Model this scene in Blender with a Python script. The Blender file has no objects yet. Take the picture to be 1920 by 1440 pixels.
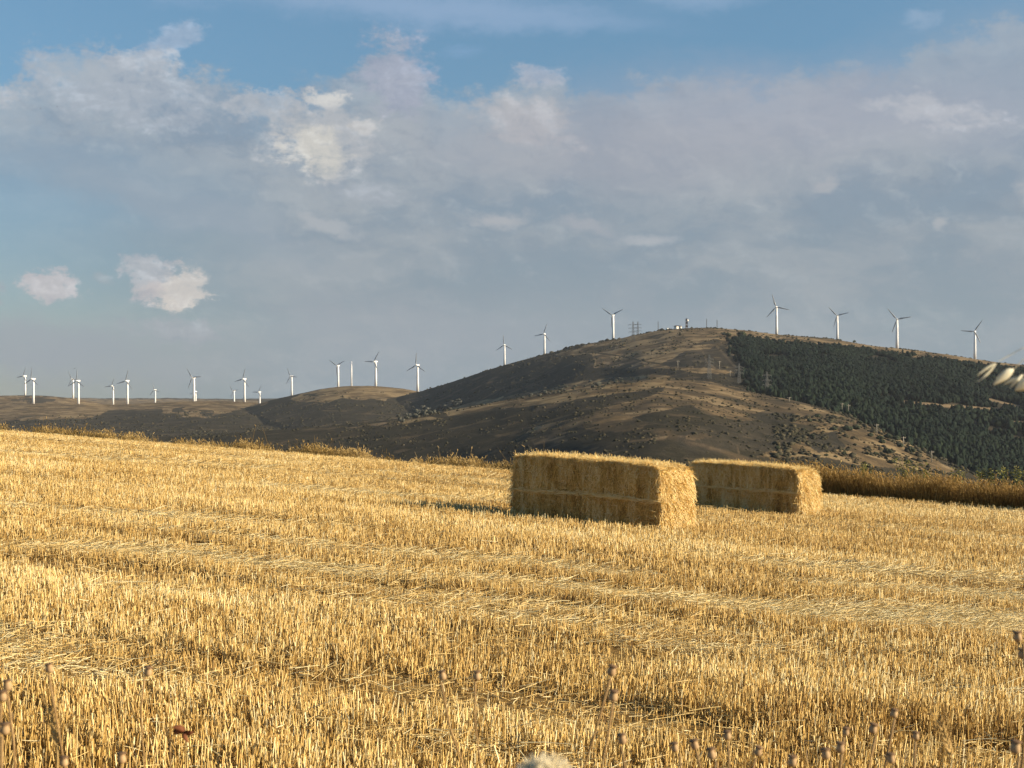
import bpy, math, random
import numpy as np
from mathutils import Vector
random.seed(7); RNG = np.random.default_rng(11)
S = bpy.context.scene
R = math.radians
F = 2667.0                       # focal length expressed in photo pixels (50 mm on 36 mm)
SUN_EL, SUN_AZ = 19.5, 100.0      # azimuth clockwise from +Y (camera looks along +Y)

# ------------------------------------------------------------------ camera
cam = bpy.data.cameras.new('camera'); camo = bpy.data.objects.new('camera', cam)
S.collection.objects.link(camo); S.camera = camo
camo.location = (0, 0, 0); camo.rotation_euler = (R(90), 0, 0)
cam.lens = 50; cam.sensor_width = 36; cam.clip_start = 0.05; cam.clip_end = 30000
cam.dof.use_dof = True; cam.dof.focus_distance = 16; cam.dof.aperture_fstop = 14
S.view_settings.view_transform = 'Standard'; S.view_settings.look = 'None'
EXPO = .95; S.view_settings.exposure = EXPO; S.view_settings.gamma = 1

# ------------------------------------------------------------------ sun
sl = bpy.data.lights.new('sun', 'SUN'); sl.energy = 5.0; sl.angle = R(0.6); sl.color = (1, .82, .57)
so = bpy.data.objects.new('sun', sl); S.collection.objects.link(so)
sd = Vector((math.sin(R(SUN_AZ)) * math.cos(R(SUN_EL)), math.cos(R(SUN_AZ)) * math.cos(R(SUN_EL)), math.sin(R(SUN_EL))))
so.rotation_euler = sd.to_track_quat('Z', 'Y').to_euler()

# ------------------------------------------------------------------ world: sky with clouds laid out by direction
def lin(*c):
    return tuple(((v / 255 / 12.92) if v / 255 <= .04045 else ((v / 255 + .055) / 1.055) ** 2.4) for v in c)
WS = 0.10
w = bpy.data.worlds.new("World"); S.world = w; w.use_nodes = True
nt = w.node_tree; N = nt.nodes; L = nt.links; N.clear()
def nd(t, **k):
    n = N.new(t)
    for a, b in k.items(): setattr(n, a, b)
    return n
def setin(n, i, v):
    if hasattr(v, 'is_output') or isinstance(v, bpy.types.NodeSocket): L.new(v, n.inputs[i])
    else: n.inputs[i].default_value = v
def m(op, a, b=0.0, c=0.0):
    n = nd('ShaderNodeMath', operation=op)
    setin(n, 0, a); setin(n, 1, b); setin(n, 2, c); return n.outputs[0]
def vm(op, a, b=(0, 0, 0)):
    n = nd('ShaderNodeVectorMath', operation=op); setin(n, 0, a); setin(n, 1, b)
    return n.outputs['Value'] if op == 'LENGTH' else n.outputs[0]
def noise(vec, scale, detail=5, rough=.55):
    n = nd('ShaderNodeTexNoise'); setin(n, 'Vector', vec)
    n.inputs['Scale'].default_value = scale; n.inputs['Detail'].default_value = detail; n.inputs['Roughness'].default_value = rough
    return n
def sstep(x, a, b, lo=0.0, hi=1.0):
    n = nd('ShaderNodeMapRange', interpolation_type='SMOOTHSTEP'); setin(n, 0, x)
    n.inputs[1].default_value = a; n.inputs[2].default_value = b; n.inputs[3].default_value = lo; n.inputs[4].default_value = hi
    return n.outputs[0]
def mix(f, a, b):
    n = nd('ShaderNodeMix', data_type='RGBA'); setin(n, 0, f)
    for i, v in ((6, a), (7, b)):
        if isinstance(v, bpy.types.NodeSocket): L.new(v, n.inputs[i])
        else: n.inputs[i].default_value = (*v, 1)
    return n.outputs[2]
def wc(r, g, b):
    return tuple(v / WS / 2 ** EXPO for v in lin(r, g, b))
sky = nd('ShaderNodeTexSky', sky_type='NISHITA'); sky.sun_disc = False
sky.sun_elevation = R(SUN_EL); sky.sun_rotation = R(SUN_AZ); sky.altitude = 1100; sky.air_density = 1.0; sky.dust_density = .6; sky.ozone_density = 1.6
tc = nd('ShaderNodeTexCoord'); D = vm('NORMALIZE', tc.outputs['Generated'])
sx = nd('ShaderNodeSeparateXYZ'); L.new(D, sx.inputs[0]); dx, dy, dz = sx.outputs
U0 = m('MULTIPLY_ADD', m('ARCTAN2', dx, dy), 2.667, .96)
V0 = m('MULTIPLY_ADD', m('ARCSINE', dz), -2.667, .72)
cb = nd('ShaderNodeCombineXYZ'); L.new(U0, cb.inputs[0]); L.new(V0, cb.inputs[1]); P = cb.outputs[0]
st = vm('MULTIPLY', P, (1, 1.7, 1))
n1 = noise(st, 5.5, 7, .6); n2 = noise(st, 26, 6, .62)
warp = vm('ADD', vm('MULTIPLY', vm('SUBTRACT', n1.outputs['Color'], (.5, .5, .5)), (.16, .10, 0)),
          vm('MULTIPLY', vm('SUBTRACT', n2.outputs['Color'], (.5, .5, .5)), (.045, .035, 0)))
PW = vm('ADD', P, warp)
sw = nd('ShaderNodeSeparateXYZ'); L.new(PW, sw.inputs[0]); UW, VW = sw.outputs[0], sw.outputs[1]
# clear sky, a little deeper than the model's pale horizon
base = mix(1.0, sky.outputs[0], (1, 1, 1)); bm_ = base.node; bm_.blend_type = 'MULTIPLY'
tint = mix(sstep(V0, -.1, .7), (.52, .66, .665), (.30, .342, .395)); L.new(tint, bm_.inputs[7])
col = base
def curve(x, pts, lo=-1.0, hi=3.0, vs=1.0):
    n = nd('ShaderNodeFloatCurve'); c = n.mapping.curves[0]
    mr = nd('ShaderNodeMapRange'); setin(mr, 0, x); mr.inputs[1].default_value = lo; mr.inputs[2].default_value = hi
    pts = [((p[0] - lo) / (hi - lo), p[1] / vs) for p in pts]
    c.points[0].location = pts[0]; c.points[1].location = pts[-1]
    for p in pts[1:-1]: c.points.new(*p)
    n.mapping.update(); L.new(mr.outputs[0], n.inputs[1]); return n.outputs[0]
# the wide grey cloud bank: top outline
NP = vm('MULTIPLY', P, (1, 1.45, 1)); PW2 = vm('ADD', NP, vm('MULTIPLY', vm('SUBTRACT', n1.outputs['Color'], (.5, .5, .5)), (.10, .08, 0)))
def billow(vec, sc):
    return m('SUBTRACT', 1.0, m('ABSOLUTE', m('MULTIPLY_ADD', noise(vec, sc, 9, .62).outputs[0], 2.0, -1.0)))
def relief(vec, sc, step, gain):
    a_ = noise(vec, sc, 8, .58).outputs[0]; b_ = noise(vm('ADD', vec, (step, -step * 1.2, 0)), sc, 8, .58).outputs[0]
    return m('MULTIPLY', m('SUBTRACT', a_, b_), gain)
REL = m('ADD', relief(PW2, 7, .020, 2.2), relief(PW2, 20, .007, 1.3))          # lit upper right flanks against shaded lower left ones
EDGE = m('SUBTRACT', noise(NP, 15, 10, .70).outputs[0], .5)                      # ragged outlines
EDGE2 = m('SUBTRACT', noise(vm('ADD', NP, (3.1, 1.7, 0)), 42, 7, .62).outputs[0], .5)
top = curve(U0, [(-1, .45), (-.5, .35), (0, .225), (.07, .18), (.16, .153), (.22, .132), (.29, .128), (.36, .135), (.42, .150), (.46, .165), (.5, .190), (.55, .185), (.6, .160), (.67, .130), (.70, .095), (.735, .080), (.765, .1), (.79, .14), (.83, .175), (.87, .178),
                 (.93, .165), (.98, .145), (1.03, .143), (1.08, .172), (1.2, .162), (1.3, .152), (1.42, .165), (1.5, .15), (1.6, .145), (1.66, .15), (1.7, .12), (1.8, .09), (1.95, .065), (2.4, .05), (3, .2)])
dpt = m('ADD', m('MULTIPLY', EDGE, .17), m('MULTIPLY_ADD', EDGE2, .05, m('SUBTRACT', V0, top)))
bank = m('MULTIPLY', sstep(dpt, -.014, .036), sstep(dpt, -.05, .16, .6, 1.0))
nb = noise(vm('MULTIPLY', PW, (1, 2.6, 1)), 2.4, 7, .55); nb2 = noise(vm('MULTIPLY', PW, (1, 2.1, 1)), 7, 8, .6)
body = m('MULTIPLY_ADD', nb2.outputs[0], .45, m('MULTIPLY', nb.outputs[0], .75))
body = m('ADD', body, sstep(V0, .12, .5, .06, -.03))
hicol = mix(sstep(V0, .15, .65), wc(167, 175, 183), wc(151, 161, 169))
locol = mix(sstep(V0, .15, .65), wc(138, 153, 170), wc(134, 150, 162))
bcol = mix(sstep(body, .48, .72), locol, hicol)
rw = sstep(V0, .12, .62, 1.0, .35)
bcol = mix(m('MULTIPLY', sstep(REL, 0, .55, 0, .55), rw), bcol, wc(186, 192, 196)); bcol = mix(m('MULTIPLY', sstep(REL, 0, -.55, 0, .5), rw), bcol, wc(122, 138, 156))
# the bank thins to teal blue on the left
thin = sstep(UW, .0, .65, .28, 1.0); low = sstep(VW, .22, .42)
bop = m('SUBTRACT', 1.0, m('MULTIPLY', low, m('SUBTRACT', 1.0, thin)))
bop = m('MULTIPLY', bop, sstep(body, .3, .62, .82, .97))
col = mix(m('MULTIPLY', bank, bop), col, bcol)
def blob(cx, cy, rx, ry, rgb, op=.8, rot=0, soft=.45, src=None, puff=False):
    global col
    mp = nd('ShaderNodeMapping', vector_type='TEXTURE'); L.new(src or (P if puff else PW), mp.inputs[0])
    mp.inputs['Location'].default_value = (cx / 1000, cy / 1000, 0); mp.inputs['Rotation'].default_value = (0, 0, R(rot))
    mp.inputs['Scale'].default_value = (rx / 1000, ry / 1000, 1)
    ln_ = vm('LENGTH', vm('MULTIPLY', mp.outputs[0], (1, 1, 0)))
    if puff: ln_ = m('ADD', m('MULTIPLY', EDGE, -3.4), m('MULTIPLY_ADD', EDGE2, -1.6, ln_))
    if puff: soft *= .8
    a = sstep(ln_, 1 + soft, 1 - soft, 0, op)
    c_ = wc(*rgb)
    if puff:
        hi_ = wc(*[min(255, k + 20) for k in rgb]); lo_ = wc(rgb[0] - 24, rgb[1] - 18, rgb[2] - 12)
        c_ = mix(sstep(REL, 0, -.45, 0, .8), mix(sstep(REL, -.05, .45), c_, hi_), lo_)
    col = mix(a, col, c_)
# high thin veils
blob(640, 15, 420, 34, (150, 175, 205), .6, 3, .8); blob(960, 45, 230, 22, (145, 172, 203), .5, 5, .8)
blob(1290, 8, 110, 22, (150, 176, 205), .55, 5, .8); blob(1693, 74, 26, 12, (150, 176, 203), .6, 0, .7)
blob(1860, 180, 200, 110, (150, 166, 184), .55, 0, .8); blob(1500, 225, 360, 70, (168, 171, 184), .55, 3, .8)
blob(330, 105, 60, 20, (160, 178, 200), .7, -25, .6, puff=True); blob(860, 105, 35, 10, (130, 165, 200), .5, 0, .8)
# lit heaps in the bank
blob(250, 190, 150, 55, (166, 176, 188), .8, 5, .6, puff=True); blob(290, 143, 60, 20, (176, 184, 194), .7, 0, .6, puff=True); blob(150, 165, 60, 22, (170, 180, 190), .7, -5, .6)
blob(745, 150, 60, 62, (166, 172, 190), .7, 20, .6, puff=True); blob(20, 220, 60, 16, (180, 186, 194), .8, 0, .6, puff=True)
blob(515, 212, 80, 28, (175, 181, 189), .7, 0, .45, puff=True); blob(615, 200, 38, 15, (212, 211, 208), .9, 0, .5, puff=True)
blob(605, 268, 92, 58, (178, 182, 187), .85, 8, .5, puff=True); blob(590, 290, 54, 36, (204, 202, 196), .9, 8, .6, puff=True); blob(690, 243, 26, 14, (190, 190, 190), .8, 0, .5, puff=True)
blob(990, 235, 80, 36, (184, 184, 188), .75, 15, .7, puff=True); blob(1010, 150, 40, 18, (176, 182, 196), .6, 0, .7, puff=True)
blob(1730, 235, 110, 24, (182, 186, 194), .8, 12, .6, puff=True); blob(1565, 350, 26, 12, (180, 182, 186), .6, -10, .6); blob(1905, 385, 30, 34, (178, 180, 184), .75, 0, .6)
blob(1150, 290, 330, 60, (166, 168, 178), .5, 4, .8); blob(930, 405, 45, 16, (180, 182, 186), .7, 0, .6); blob(1090, 420, 50, 12, (168, 172, 180), .6, 10, .7)
blob(1210, 447, 52, 11, (176, 181, 187), .75, 3, .75); blob(1750, 437, 16, 12, (176, 180, 184), .7, 0, .6); blob(620, 422, 62, 16, (172, 178, 184), .8, 12, .5)
blob(690, 365, 60, 18, (162, 170, 180), .6, 5, .7, puff=True); blob(330, 400, 250, 34, (148, 162, 176), .6, 18, .8); blob(430, 470, 150, 16, (140, 158, 170), .4, 5, .8)
# small low heaps on the left
blob(312, 534, 56, 38, (168, 174, 182), .9, 10, .3, puff=True); blob(345, 552, 42, 28, (212, 204, 196), .95, 0, .5, puff=True); blob(300, 545, 30, 22, (196, 190, 190), .8, 0, .5, puff=True)
blob(285, 516, 38, 28, (174, 180, 187), .9, 0, .3, puff=True); blob(352, 540, 42, 30, (196, 193, 190), .9, 0, .45, puff=True)
blob(122, 547, 44, 25, (186, 184, 188), .9, 0, .35, puff=True); blob(215, 532, 18, 9, (152, 165, 174), .7, 20, .6, puff=True); blob(10, 560, 36, 22, (164, 168, 176), .8, 0, .5, puff=True)
blob(340, 622, 75, 22, (156, 163, 172), .8, 3, .6, puff=True); blob(90, 640, 190, 46, (144, 154, 165), .8, 0, .6); blob(240, 690, 240, 40, (143, 153, 164), .6, 0, .8)
blob(600, 590, 50, 30, (146, 157, 167), .6, 0, .7); blob(560, 550, 40, 12, (146, 158, 168), .6, 0, .7); blob(900, 620, 320, 60, (148, 157, 168), .5, 0, .9)
bg = nd('ShaderNodeBackground'); bg.inputs[1].default_value = WS; L.new(col, bg.inputs[0])
ow = nd('ShaderNodeOutputWorld'); L.new(bg.outputs[0], ow.inputs[0])

# ------------------------------------------------------------------ helpers
def tag(o, label=None, cat=None, group=None, kind=None):
    if label: o['label'] = label
    if cat: o['category'] = cat
    if group: o['group'] = group
    if kind: o['kind'] = kind
    return o
def empty(name, loc, label=None, cat=None, group=None, rz=0, sc=1):
    o = bpy.data.objects.new(name, None); S.collection.objects.link(o)
    o.location = loc; o.rotation_euler = (0, 0, rz); o.scale = (sc,) * 3; o.empty_display_size = .1
    return tag(o, label, cat, group)
def copy_tree(o, parent=None):
    c = o.copy(); S.collection.objects.link(c); c.parent = parent
    for ch in list(o.children): copy_tree(ch, c)
    return c
def npmesh(name, v, quads=None, tris=None, mat=None, attrs=None, smooth=False, parent=None):
    me = bpy.data.meshes.new(name); v = np.asarray(v, dtype=np.float32).reshape(-1, 3)
    quads = np.zeros((0, 4), int) if quads is None else np.asarray(quads).reshape(-1, 4)
    tris = np.zeros((0, 3), int) if tris is None else np.asarray(tris).reshape(-1, 3)
    me.vertices.add(len(v)); me.vertices.foreach_set('co', v.ravel())
    me.loops.add(quads.size + tris.size)
    me.loops.foreach_set('vertex_index', np.concatenate([quads.ravel(), tris.ravel()]).astype(np.int32))
    me.polygons.add(len(quads) + len(tris))
    ls = np.concatenate([np.arange(len(quads)) * 4, quads.size + np.arange(len(tris)) * 3]).astype(np.int32)
    me.polygons.foreach_set('loop_start', ls)
    if smooth: me.polygons.foreach_set('use_smooth', np.ones(len(ls), bool))
    for k, a in (attrs or {}).items():
        at = me.attributes.new(k, 'FLOAT', 'POINT'); at.data.foreach_set('value', np.asarray(a, np.float32))
    me.update(calc_edges=True); me.validate()
    if mat: me.materials.append(mat)
    o = bpy.data.objects.new(name, me); S.collection.objects.link(o)
    if parent: o.parent = parent
    return o
def hsh(i, j, s):
    h = (i.astype(np.int64) * 374761393 + j.astype(np.int64) * 668265263 + s * 2147483647) & 0xFFFFFFFF
    h = ((h ^ (h >> 13)) * 1274126177) & 0xFFFFFFFF
    return ((h ^ (h >> 16)) & 0xFFFF) / 65535.0
def vn(x, y, s=0):
    x = np.asarray(x, float); y = np.asarray(y, float)
    i = np.floor(x); j = np.floor(y); f = x - i; g = y - j; f = f * f * (3 - 2 * f); g = g * g * (3 - 2 * g)
    a = hsh(i, j, s); b = hsh(i + 1, j, s); c = hsh(i, j + 1, s); d = hsh(i + 1, j + 1, s)
    return (a + (b - a) * f) * (1 - g) + (c + (d - c) * f) * g
def fbm(x, y, s=0, o=4):
    t = 0; a = .5; n = 0
    for k in range(o): t = t + a * vn(x * 2 ** k, y * 2 ** k, s + k); n += a; a *= .5
    return t / n
def ss(a, b, x):
    t = np.clip((x - a) / (b - a), 0, 1); return t * t * (3 - 2 * t)
def tubes(base, dirs, length, rad, tone, seg=1, bend=None, ns=3, taper=.85):
    """many thin tubes in one vertex/quad soup; bend = sideways sag vector added quadratically"""
    base = np.asarray(base, float); n = len(base); d = dirs / np.linalg.norm(dirs, axis=1)[:, None]
    up = np.where(np.abs(d[:, 2:3]) > .9, np.array([[1., 0, 0]]), np.array([[0, 0, 1.]]))
    a = np.cross(d, up); a /= np.linalg.norm(a, axis=1)[:, None]; b = np.cross(d, a)
    ph = RNG.random(n) * 6.28; vs = []
    for k in range(seg + 1):
        t = k / seg; c = base + d * (length * t)[:, None]
        if bend is not None: c = c + bend * (t * t)
        r = rad * (1 + (taper - 1) * t)
        for q in range(ns):
            an = ph + q * 2 * math.pi / ns
            vs.append(c + (a * np.cos(an)[:, None] + b * np.sin(an)[:, None]) * r[:, None])
    V = np.stack(vs, 1); per = ns * (seg + 1)
    fq = [[k * ns + q, k * ns + (q + 1) % ns, (k + 1) * ns + (q + 1) % ns, (k + 1) * ns + q] for k in range(seg) for q in range(ns)]
    Q = (np.arange(n) * per)[:, None, None] + np.array(fq)[None]
    return V.reshape(-1, 3), Q.reshape(-1, 4), np.repeat(tone, per)
def join(parts):
    v, q, t, off = [], [], [], 0
    for a, b, c in parts: v.append(a); q.append(b + off); t.append(c); off += len(a)
    return np.concatenate(v), np.concatenate(q), np.concatenate(t)
class MB:
    def __init__(s): s.v = []; s.f = []
    def quadbox(s, c, sz, rz=0):
        o = len(s.v); ca, sa = math.cos(rz), math.sin(rz)
        for k in range(8):
            x, y, z = [(1 if k >> i & 1 else -1) * sz[i] / 2 for i in range(3)]
            s.v.append((c[0] + x * ca - y * sa, c[1] + x * sa + y * ca, c[2] + z))
        s.f += [tuple(o + i for i in f) for f in ((0, 2, 3, 1), (4, 5, 7, 6), (0, 1, 5, 4), (2, 6, 7, 3), (0, 4, 6, 2), (1, 3, 7, 5))]
    def tube(s, pts, rads, n=8, cap=True):
        o = len(s.v); pts = [Vector(p) for p in pts]
        for i, p in enumerate(pts):
            d = (pts[min(i + 1, len(pts) - 1)] - pts[max(i - 1, 0)]).normalized()
            up = Vector((1, 0, 0)) if abs(d.z) > .9 else Vector((0, 0, 1)); a = d.cross(up).normalized(); b = d.cross(a)
            for q in range(n):
                t = q * 2 * math.pi / n; s.v.append(tuple(p + (a * math.cos(t) + b * math.sin(t)) * rads[i]))
        for i in range(len(pts) - 1):
            for q in range(n): s.f.append((o + i * n + q, o + i * n + (q + 1) % n, o + (i + 1) * n + (q + 1) % n, o + (i + 1) * n + q))
        if cap:
            s.f.append(tuple(o + q for q in range(n))[::-1]); s.f.append(tuple(o + (len(pts) - 1) * n + q for q in range(n)))
    def build(s, name, mat, parent=None, smooth=True):
        me = bpy.data.meshes.new(name); me.from_pydata(s.v, [], s.f); me.update()
        if smooth: me.polygons.foreach_set('use_smooth', [True] * len(me.polygons))
        me.materials.append(mat); o = bpy.data.objects.new(name, me); S.collection.objects.link(o)
        if parent: o.parent = parent
        return o
# ---- materials
def newmat(name, rough=.8, spec=.2):
    ma = bpy.data.materials.new(name); ma.use_nodes = True; b = ma.node_tree.nodes['Principled BSDF']
    b.inputs['Roughness'].default_value = rough; b.inputs['Specular IOR Level'].default_value = spec
    return ma, ma.node_tree, b
def ramp(t, fac, stops):
    r = t.nodes.new('ShaderNodeValToRGB'); e = r.color_ramp.elements
    while len(e) < len(stops): e.new(.5)
    for k, (p, c) in enumerate(stops): e[k].position = p; e[k].color = (*c, 1)
    t.links.new(fac, r.inputs[0]); return r.outputs[0]
def tnoise(t, scale, detail=4, rough=.6, vec=None):
    n = t.nodes.new('ShaderNodeTexNoise'); n.inputs['Scale'].default_value = scale; n.inputs['Detail'].default_value = detail
    n.inputs['Roughness'].default_value = rough
    if vec is None:
        c = t.nodes.new('ShaderNodeTexCoord'); vec = c.outputs['Object']
    t.links.new(vec, n.inputs['Vector']); return n.outputs[0]
def attr(t, name):
    a = t.nodes.new('ShaderNodeAttribute'); a.attribute_name = name; return a.outputs['Fac']
def rampmat(name, at, stops, rough=.7, spec=.2, trans=0):
    ma, t, b = newmat(name, rough, spec); c = ramp(t, attr(t, at), stops); t.links.new(c, b.inputs['Base Color'])
    if trans:
        tr = t.nodes.new('ShaderNodeBsdfTranslucent'); t.links.new(c, tr.inputs[0])
        mx = t.nodes.new('ShaderNodeMixShader'); mx.inputs[0].default_value = trans
        o = t.nodes['Material Output']; t.links.new(b.outputs[0], mx.inputs[1]); t.links.new(tr.outputs[0], mx.inputs[2]); t.links.new(mx.outputs[0], o.inputs[0])
    return ma
def noisemat(name, c1, c2, scale, rough=.6, spec=.3):
    ma, t, b = newmat(name, rough, spec); t.links.new(ramp(t, tnoise(t, scale), [(.3, c1), (.7, c2)]), b.inputs['Base Color']); return ma
M_stub = rampmat('stubble_straw', 'tone', [(0, (.12, .062, .014)), (.3, (.36, .215, .055)), (.6, (.72, .50, .175)), (.85, (.88, .70, .33)), (1, (.93, .84, .52))], .5, .4, .06)
M_bale = rampmat('bale_straw', 'tone', [(0, (.20, .10, .02)), (.35, (.52, .31, .075)), (.65, (.86, .61, .21)), (1, (.95, .82, .46))], .5, .4, .1)
M_grass = rampmat('dry_grass', 'tone', [(0, (.06, .05, .015)), (.4, (.20, .135, .04)), (.75, (.40, .27, .09)), (1, (.62, .46, .20))], .7, .2, .15)
M_crop = rampmat('standing_cereal', 'tone', [(0, (.11, .065, .018)), (.4, (.28, .175, .05)), (.8, (.46, .30, .095)), (1, (.66, .48, .19))], .7, .2, .1)

# ------------------------------------------------------------------ field
def edge(x):
    return np.interp(x, [-90, -45, -21.6, 0, 12, 14.5, 40, 70], [92, 74, 60, 50, 44, 42, 31, 18])
def field_z(x, y):
    x = np.asarray(x, float); y = np.asarray(y, float); e = edge(x)
    z = -1.6 - .014 * y - .00032 * y * y - .07 * x
    z = z + (.70) * (1 - ss(2.4, 4.4, y))
    z = z - np.maximum(y - e - 1, 0) * .16
    z = z + .05 * (fbm(x / 2.5, y / 1.5, 3, 3) - .5) + .05 * (fbm(x / 8, (y + .35 * x) / .9, 8, 2) - .5)
    return z
xs = np.concatenate([np.arange(-90, -30, 1.5), np.arange(-30, 26, .22), np.arange(26, 70, 1.5)])
ys = np.concatenate([np.arange(-25, 3, .6), np.arange(3, 30, .16), np.arange(30, 95, .35)])
X, Y = np.meshgrid(xs, ys); Z = field_z(X, Y); ny, nx = X.shape
def gridq(ny, nx):
    i = np.arange(ny - 1)[:, None] * nx + np.arange(nx - 1)[None]; return np.stack([i, i + 1, i + nx + 1, i + nx], -1).reshape(-1, 4)
ma, t, b = newmat('field_soil', .95, .1)
c = t.nodes.new('ShaderNodeTexCoord'); mp = t.nodes.new('ShaderNodeMapping'); mp.inputs['Scale'].default_value = (1, 1, 1); t.links.new(c.outputs['Object'], mp.inputs[0])
cc = ramp(t, tnoise(t, 14, 8, .7), [(.3, (.10, .06, .022)), (.5, (.24, .15, .05)), (.68, (.46, .30, .11))])
t.links.new(cc, b.inputs['Base Color'])
bp = t.nodes.new('ShaderNodeBump'); bp.inputs['Strength'].default_value = .9; bp.inputs['Distance'].default_value = .05
t.links.new(tnoise(t, 22, 6, .7), bp.inputs['Height']); t.links.new(bp.outputs[0], b.inputs['Normal'])
tag(npmesh('field', np.stack([X, Y, Z], -1), gridq(ny, nx), mat=ma, smooth=True), kind='structure')

BALES = [  # near-right bottom corner x, y; axis angle; length, width, height
    (2.12, 20.35, R(28), 2.36, 1.22, .93), (5.70, 28.3, R(30), 2.3, 1.2, .90)]
def in_bale(x, y, pad=-.03):
    r = np.zeros(len(x), bool)
    for bx, by, a, l, w_, h in BALES:
        px, py = x - bx, y - by; p = -px * math.cos(a) + py * math.sin(a); q = px * math.sin(a) + py * math.cos(a)
        r |= (p > -pad) & (p < l + pad) & (q > -pad) & (q < w_ + pad)
    return r
# flattened straw places (x, y, rx, ry)
FLAT = [(3.7, 12.3, 2.9, .9), (4.6, 14.4, 2.2, .6), (-1.4, 12.7, 2.4, .38), (-3.7, 13.0, 1.3, .4), (1.3, 9.7, .8, .2), (2.9, 8.75, .65, .25), (1.2, 12.4, 1.2, .4), (-2.6, 10.4, .7, .2),
        (4.8, 16.5, 3, .5), (-4.5, 17, 3.5, .5), (-1, 25, 5, .7), (8.5, 25, 3, .6), (-9, 32, 6, .9), (4, 36, 6, .8)]
def flatness(x, y):
    yy = y + .8 * (fbm(x / 1.3, y / 1.3, 77, 3) - .5); f = np.zeros(len(x))
    for a, b_, rx, ry in FLAT: f = np.maximum(f, 1 - ss(.55, 1.25, np.sqrt(((x - a) / rx) ** 2 + ((yy - b_) / ry) ** 2)))
    w_ = y + .33 * x
    f2 = fbm(x / 7, w_ / 1.1, 21, 3); return np.maximum(f, ss(.62, .72, f2) * .8)
def scatter(y0, y1, dens, wide=1.22):
    mg = 3.6; A = lambda q: .36 * 1.06 * q * q + 2 * mg * q; n = int(dens * (A(y1) - A(y0))) + 1; a_ = .36 * 1.06
    t_ = RNG.random(n) * (A(y1) - A(y0)) + A(y0); y = (-mg + np.sqrt(mg * mg + a_ * t_)) / a_; x = (RNG.random(n) * 2 - 1) * (a_ * y + mg)
    k = y < edge(x) + .5; return x[k], y[k]
def dark_gap(x, y):   # wheel ruts and thin rows, running roughly along the field edge
    w_ = y + .33 * x + .5 * (fbm(x / 3, y / 3, 5, 3) - .5)
    far = ss(14, 30, y); a = fbm(x / 3.5, w_ / .55, 31, 3); b_ = fbm(x / 14, w_ / 1.3, 35, 3)
    return np.maximum(ss(.56, .70, a) * (1 - far * .6), ss(.54, .64, b_) * far)
def bands(x, y): w_ = y + .33 * x; return fbm(x / 16, w_ / 2.0, 91, 3) - .5
parts = []
for y0, y1, dens, rk in ((4.6, 9, 1500, 1.0), (9, 14, 1300, 1.05), (14, 22, 800, 1.3), (22, 34, 430, 1.55), (34, 82, 210, 2.1)):
    x, y = scatter(y0, y1, dens / 3.2)
    # each plant is a small tuft
    k = RNG.integers(2, 6, len(x)); x = np.repeat(x, k); y = np.repeat(y, k)
    # pull into loose drill rows
    wv = y + .33 * x; wv2 = np.round(wv / .15) * .15; y = y + (wv2 - wv) * .55
    x = x + RNG.normal(0, .025 * math.sqrt(rk), len(x)); y = y + RNG.normal(0, .02 * math.sqrt(rk), len(x))
    f = flatness(x, y); g = dark_gap(x, y); keep = (RNG.random(len(x)) > f * .85) & (RNG.random(len(x)) > g * .75) & ~in_bale(x, y)
    x, y, f, g = x[keep], y[keep], f[keep], g[keep]; n = len(x)
    hh = (.075 + .085 * fbm(x / 4, (y + .33 * x) / .9, 41, 3) + .03 * RNG.normal(0, 1, n)) * (1 - .5 * f) * (1 - .4 * g)
    hh = np.clip(hh, .03, .26)
    lean = np.stack([.10 * (fbm(x / 1.2, y / 1.2, 51, 2) - .45) * 2 + RNG.normal(0, .13, n), RNG.normal(0, .13, n), np.ones(n)], 1)
    wild = RNG.random(n) < .05 + .25 * f; lean[wild] += RNG.normal(0, .8, (wild.sum(), 3)) * [1, 1, 0]
    tone = np.clip(.60 + .55 * bands(x, y) * ss(8, 20, y) - .10 * g + .45 * (fbm(x / 2.2, (y + .3 * x) / .8, 61, 4) - .5) * 1.6 + RNG.normal(0, .21, n), 0, 1)
    rad = (.0019 + .0018 * RNG.random(n)) * rk ** .8
    parts.append(tubes(np.stack([x, y, field_z(x, y) - .01], 1), lean, hh, rad, tone))
    # leaf sheaths and chaff: wider, browner, short
    q = RNG.random(n) < .3; xq, yq = x[q] + RNG.normal(0, .02, q.sum()), y[q] + RNG.normal(0, .02, q.sum()); k = len(xq)
    parts.append(tubes(np.stack([xq, yq, field_z(xq, yq)], 1), np.stack([RNG.normal(0, .45, k), RNG.normal(0, .45, k), np.ones(k)], 1), hh[q] * (.4 + .5 * RNG.random(k)),
                       rad[q] * 1.3, np.clip(tone[q] - .28 + RNG.normal(0, .12, k), 0, 1), taper=.3))
v, q, tn = join(parts)
tag(npmesh('stubble', v, q, mat=M_stub, attrs={'tone': tn}), 'cut golden cereal stubble covering the whole field', 'stubble', kind='stuff')
parts = []
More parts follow.
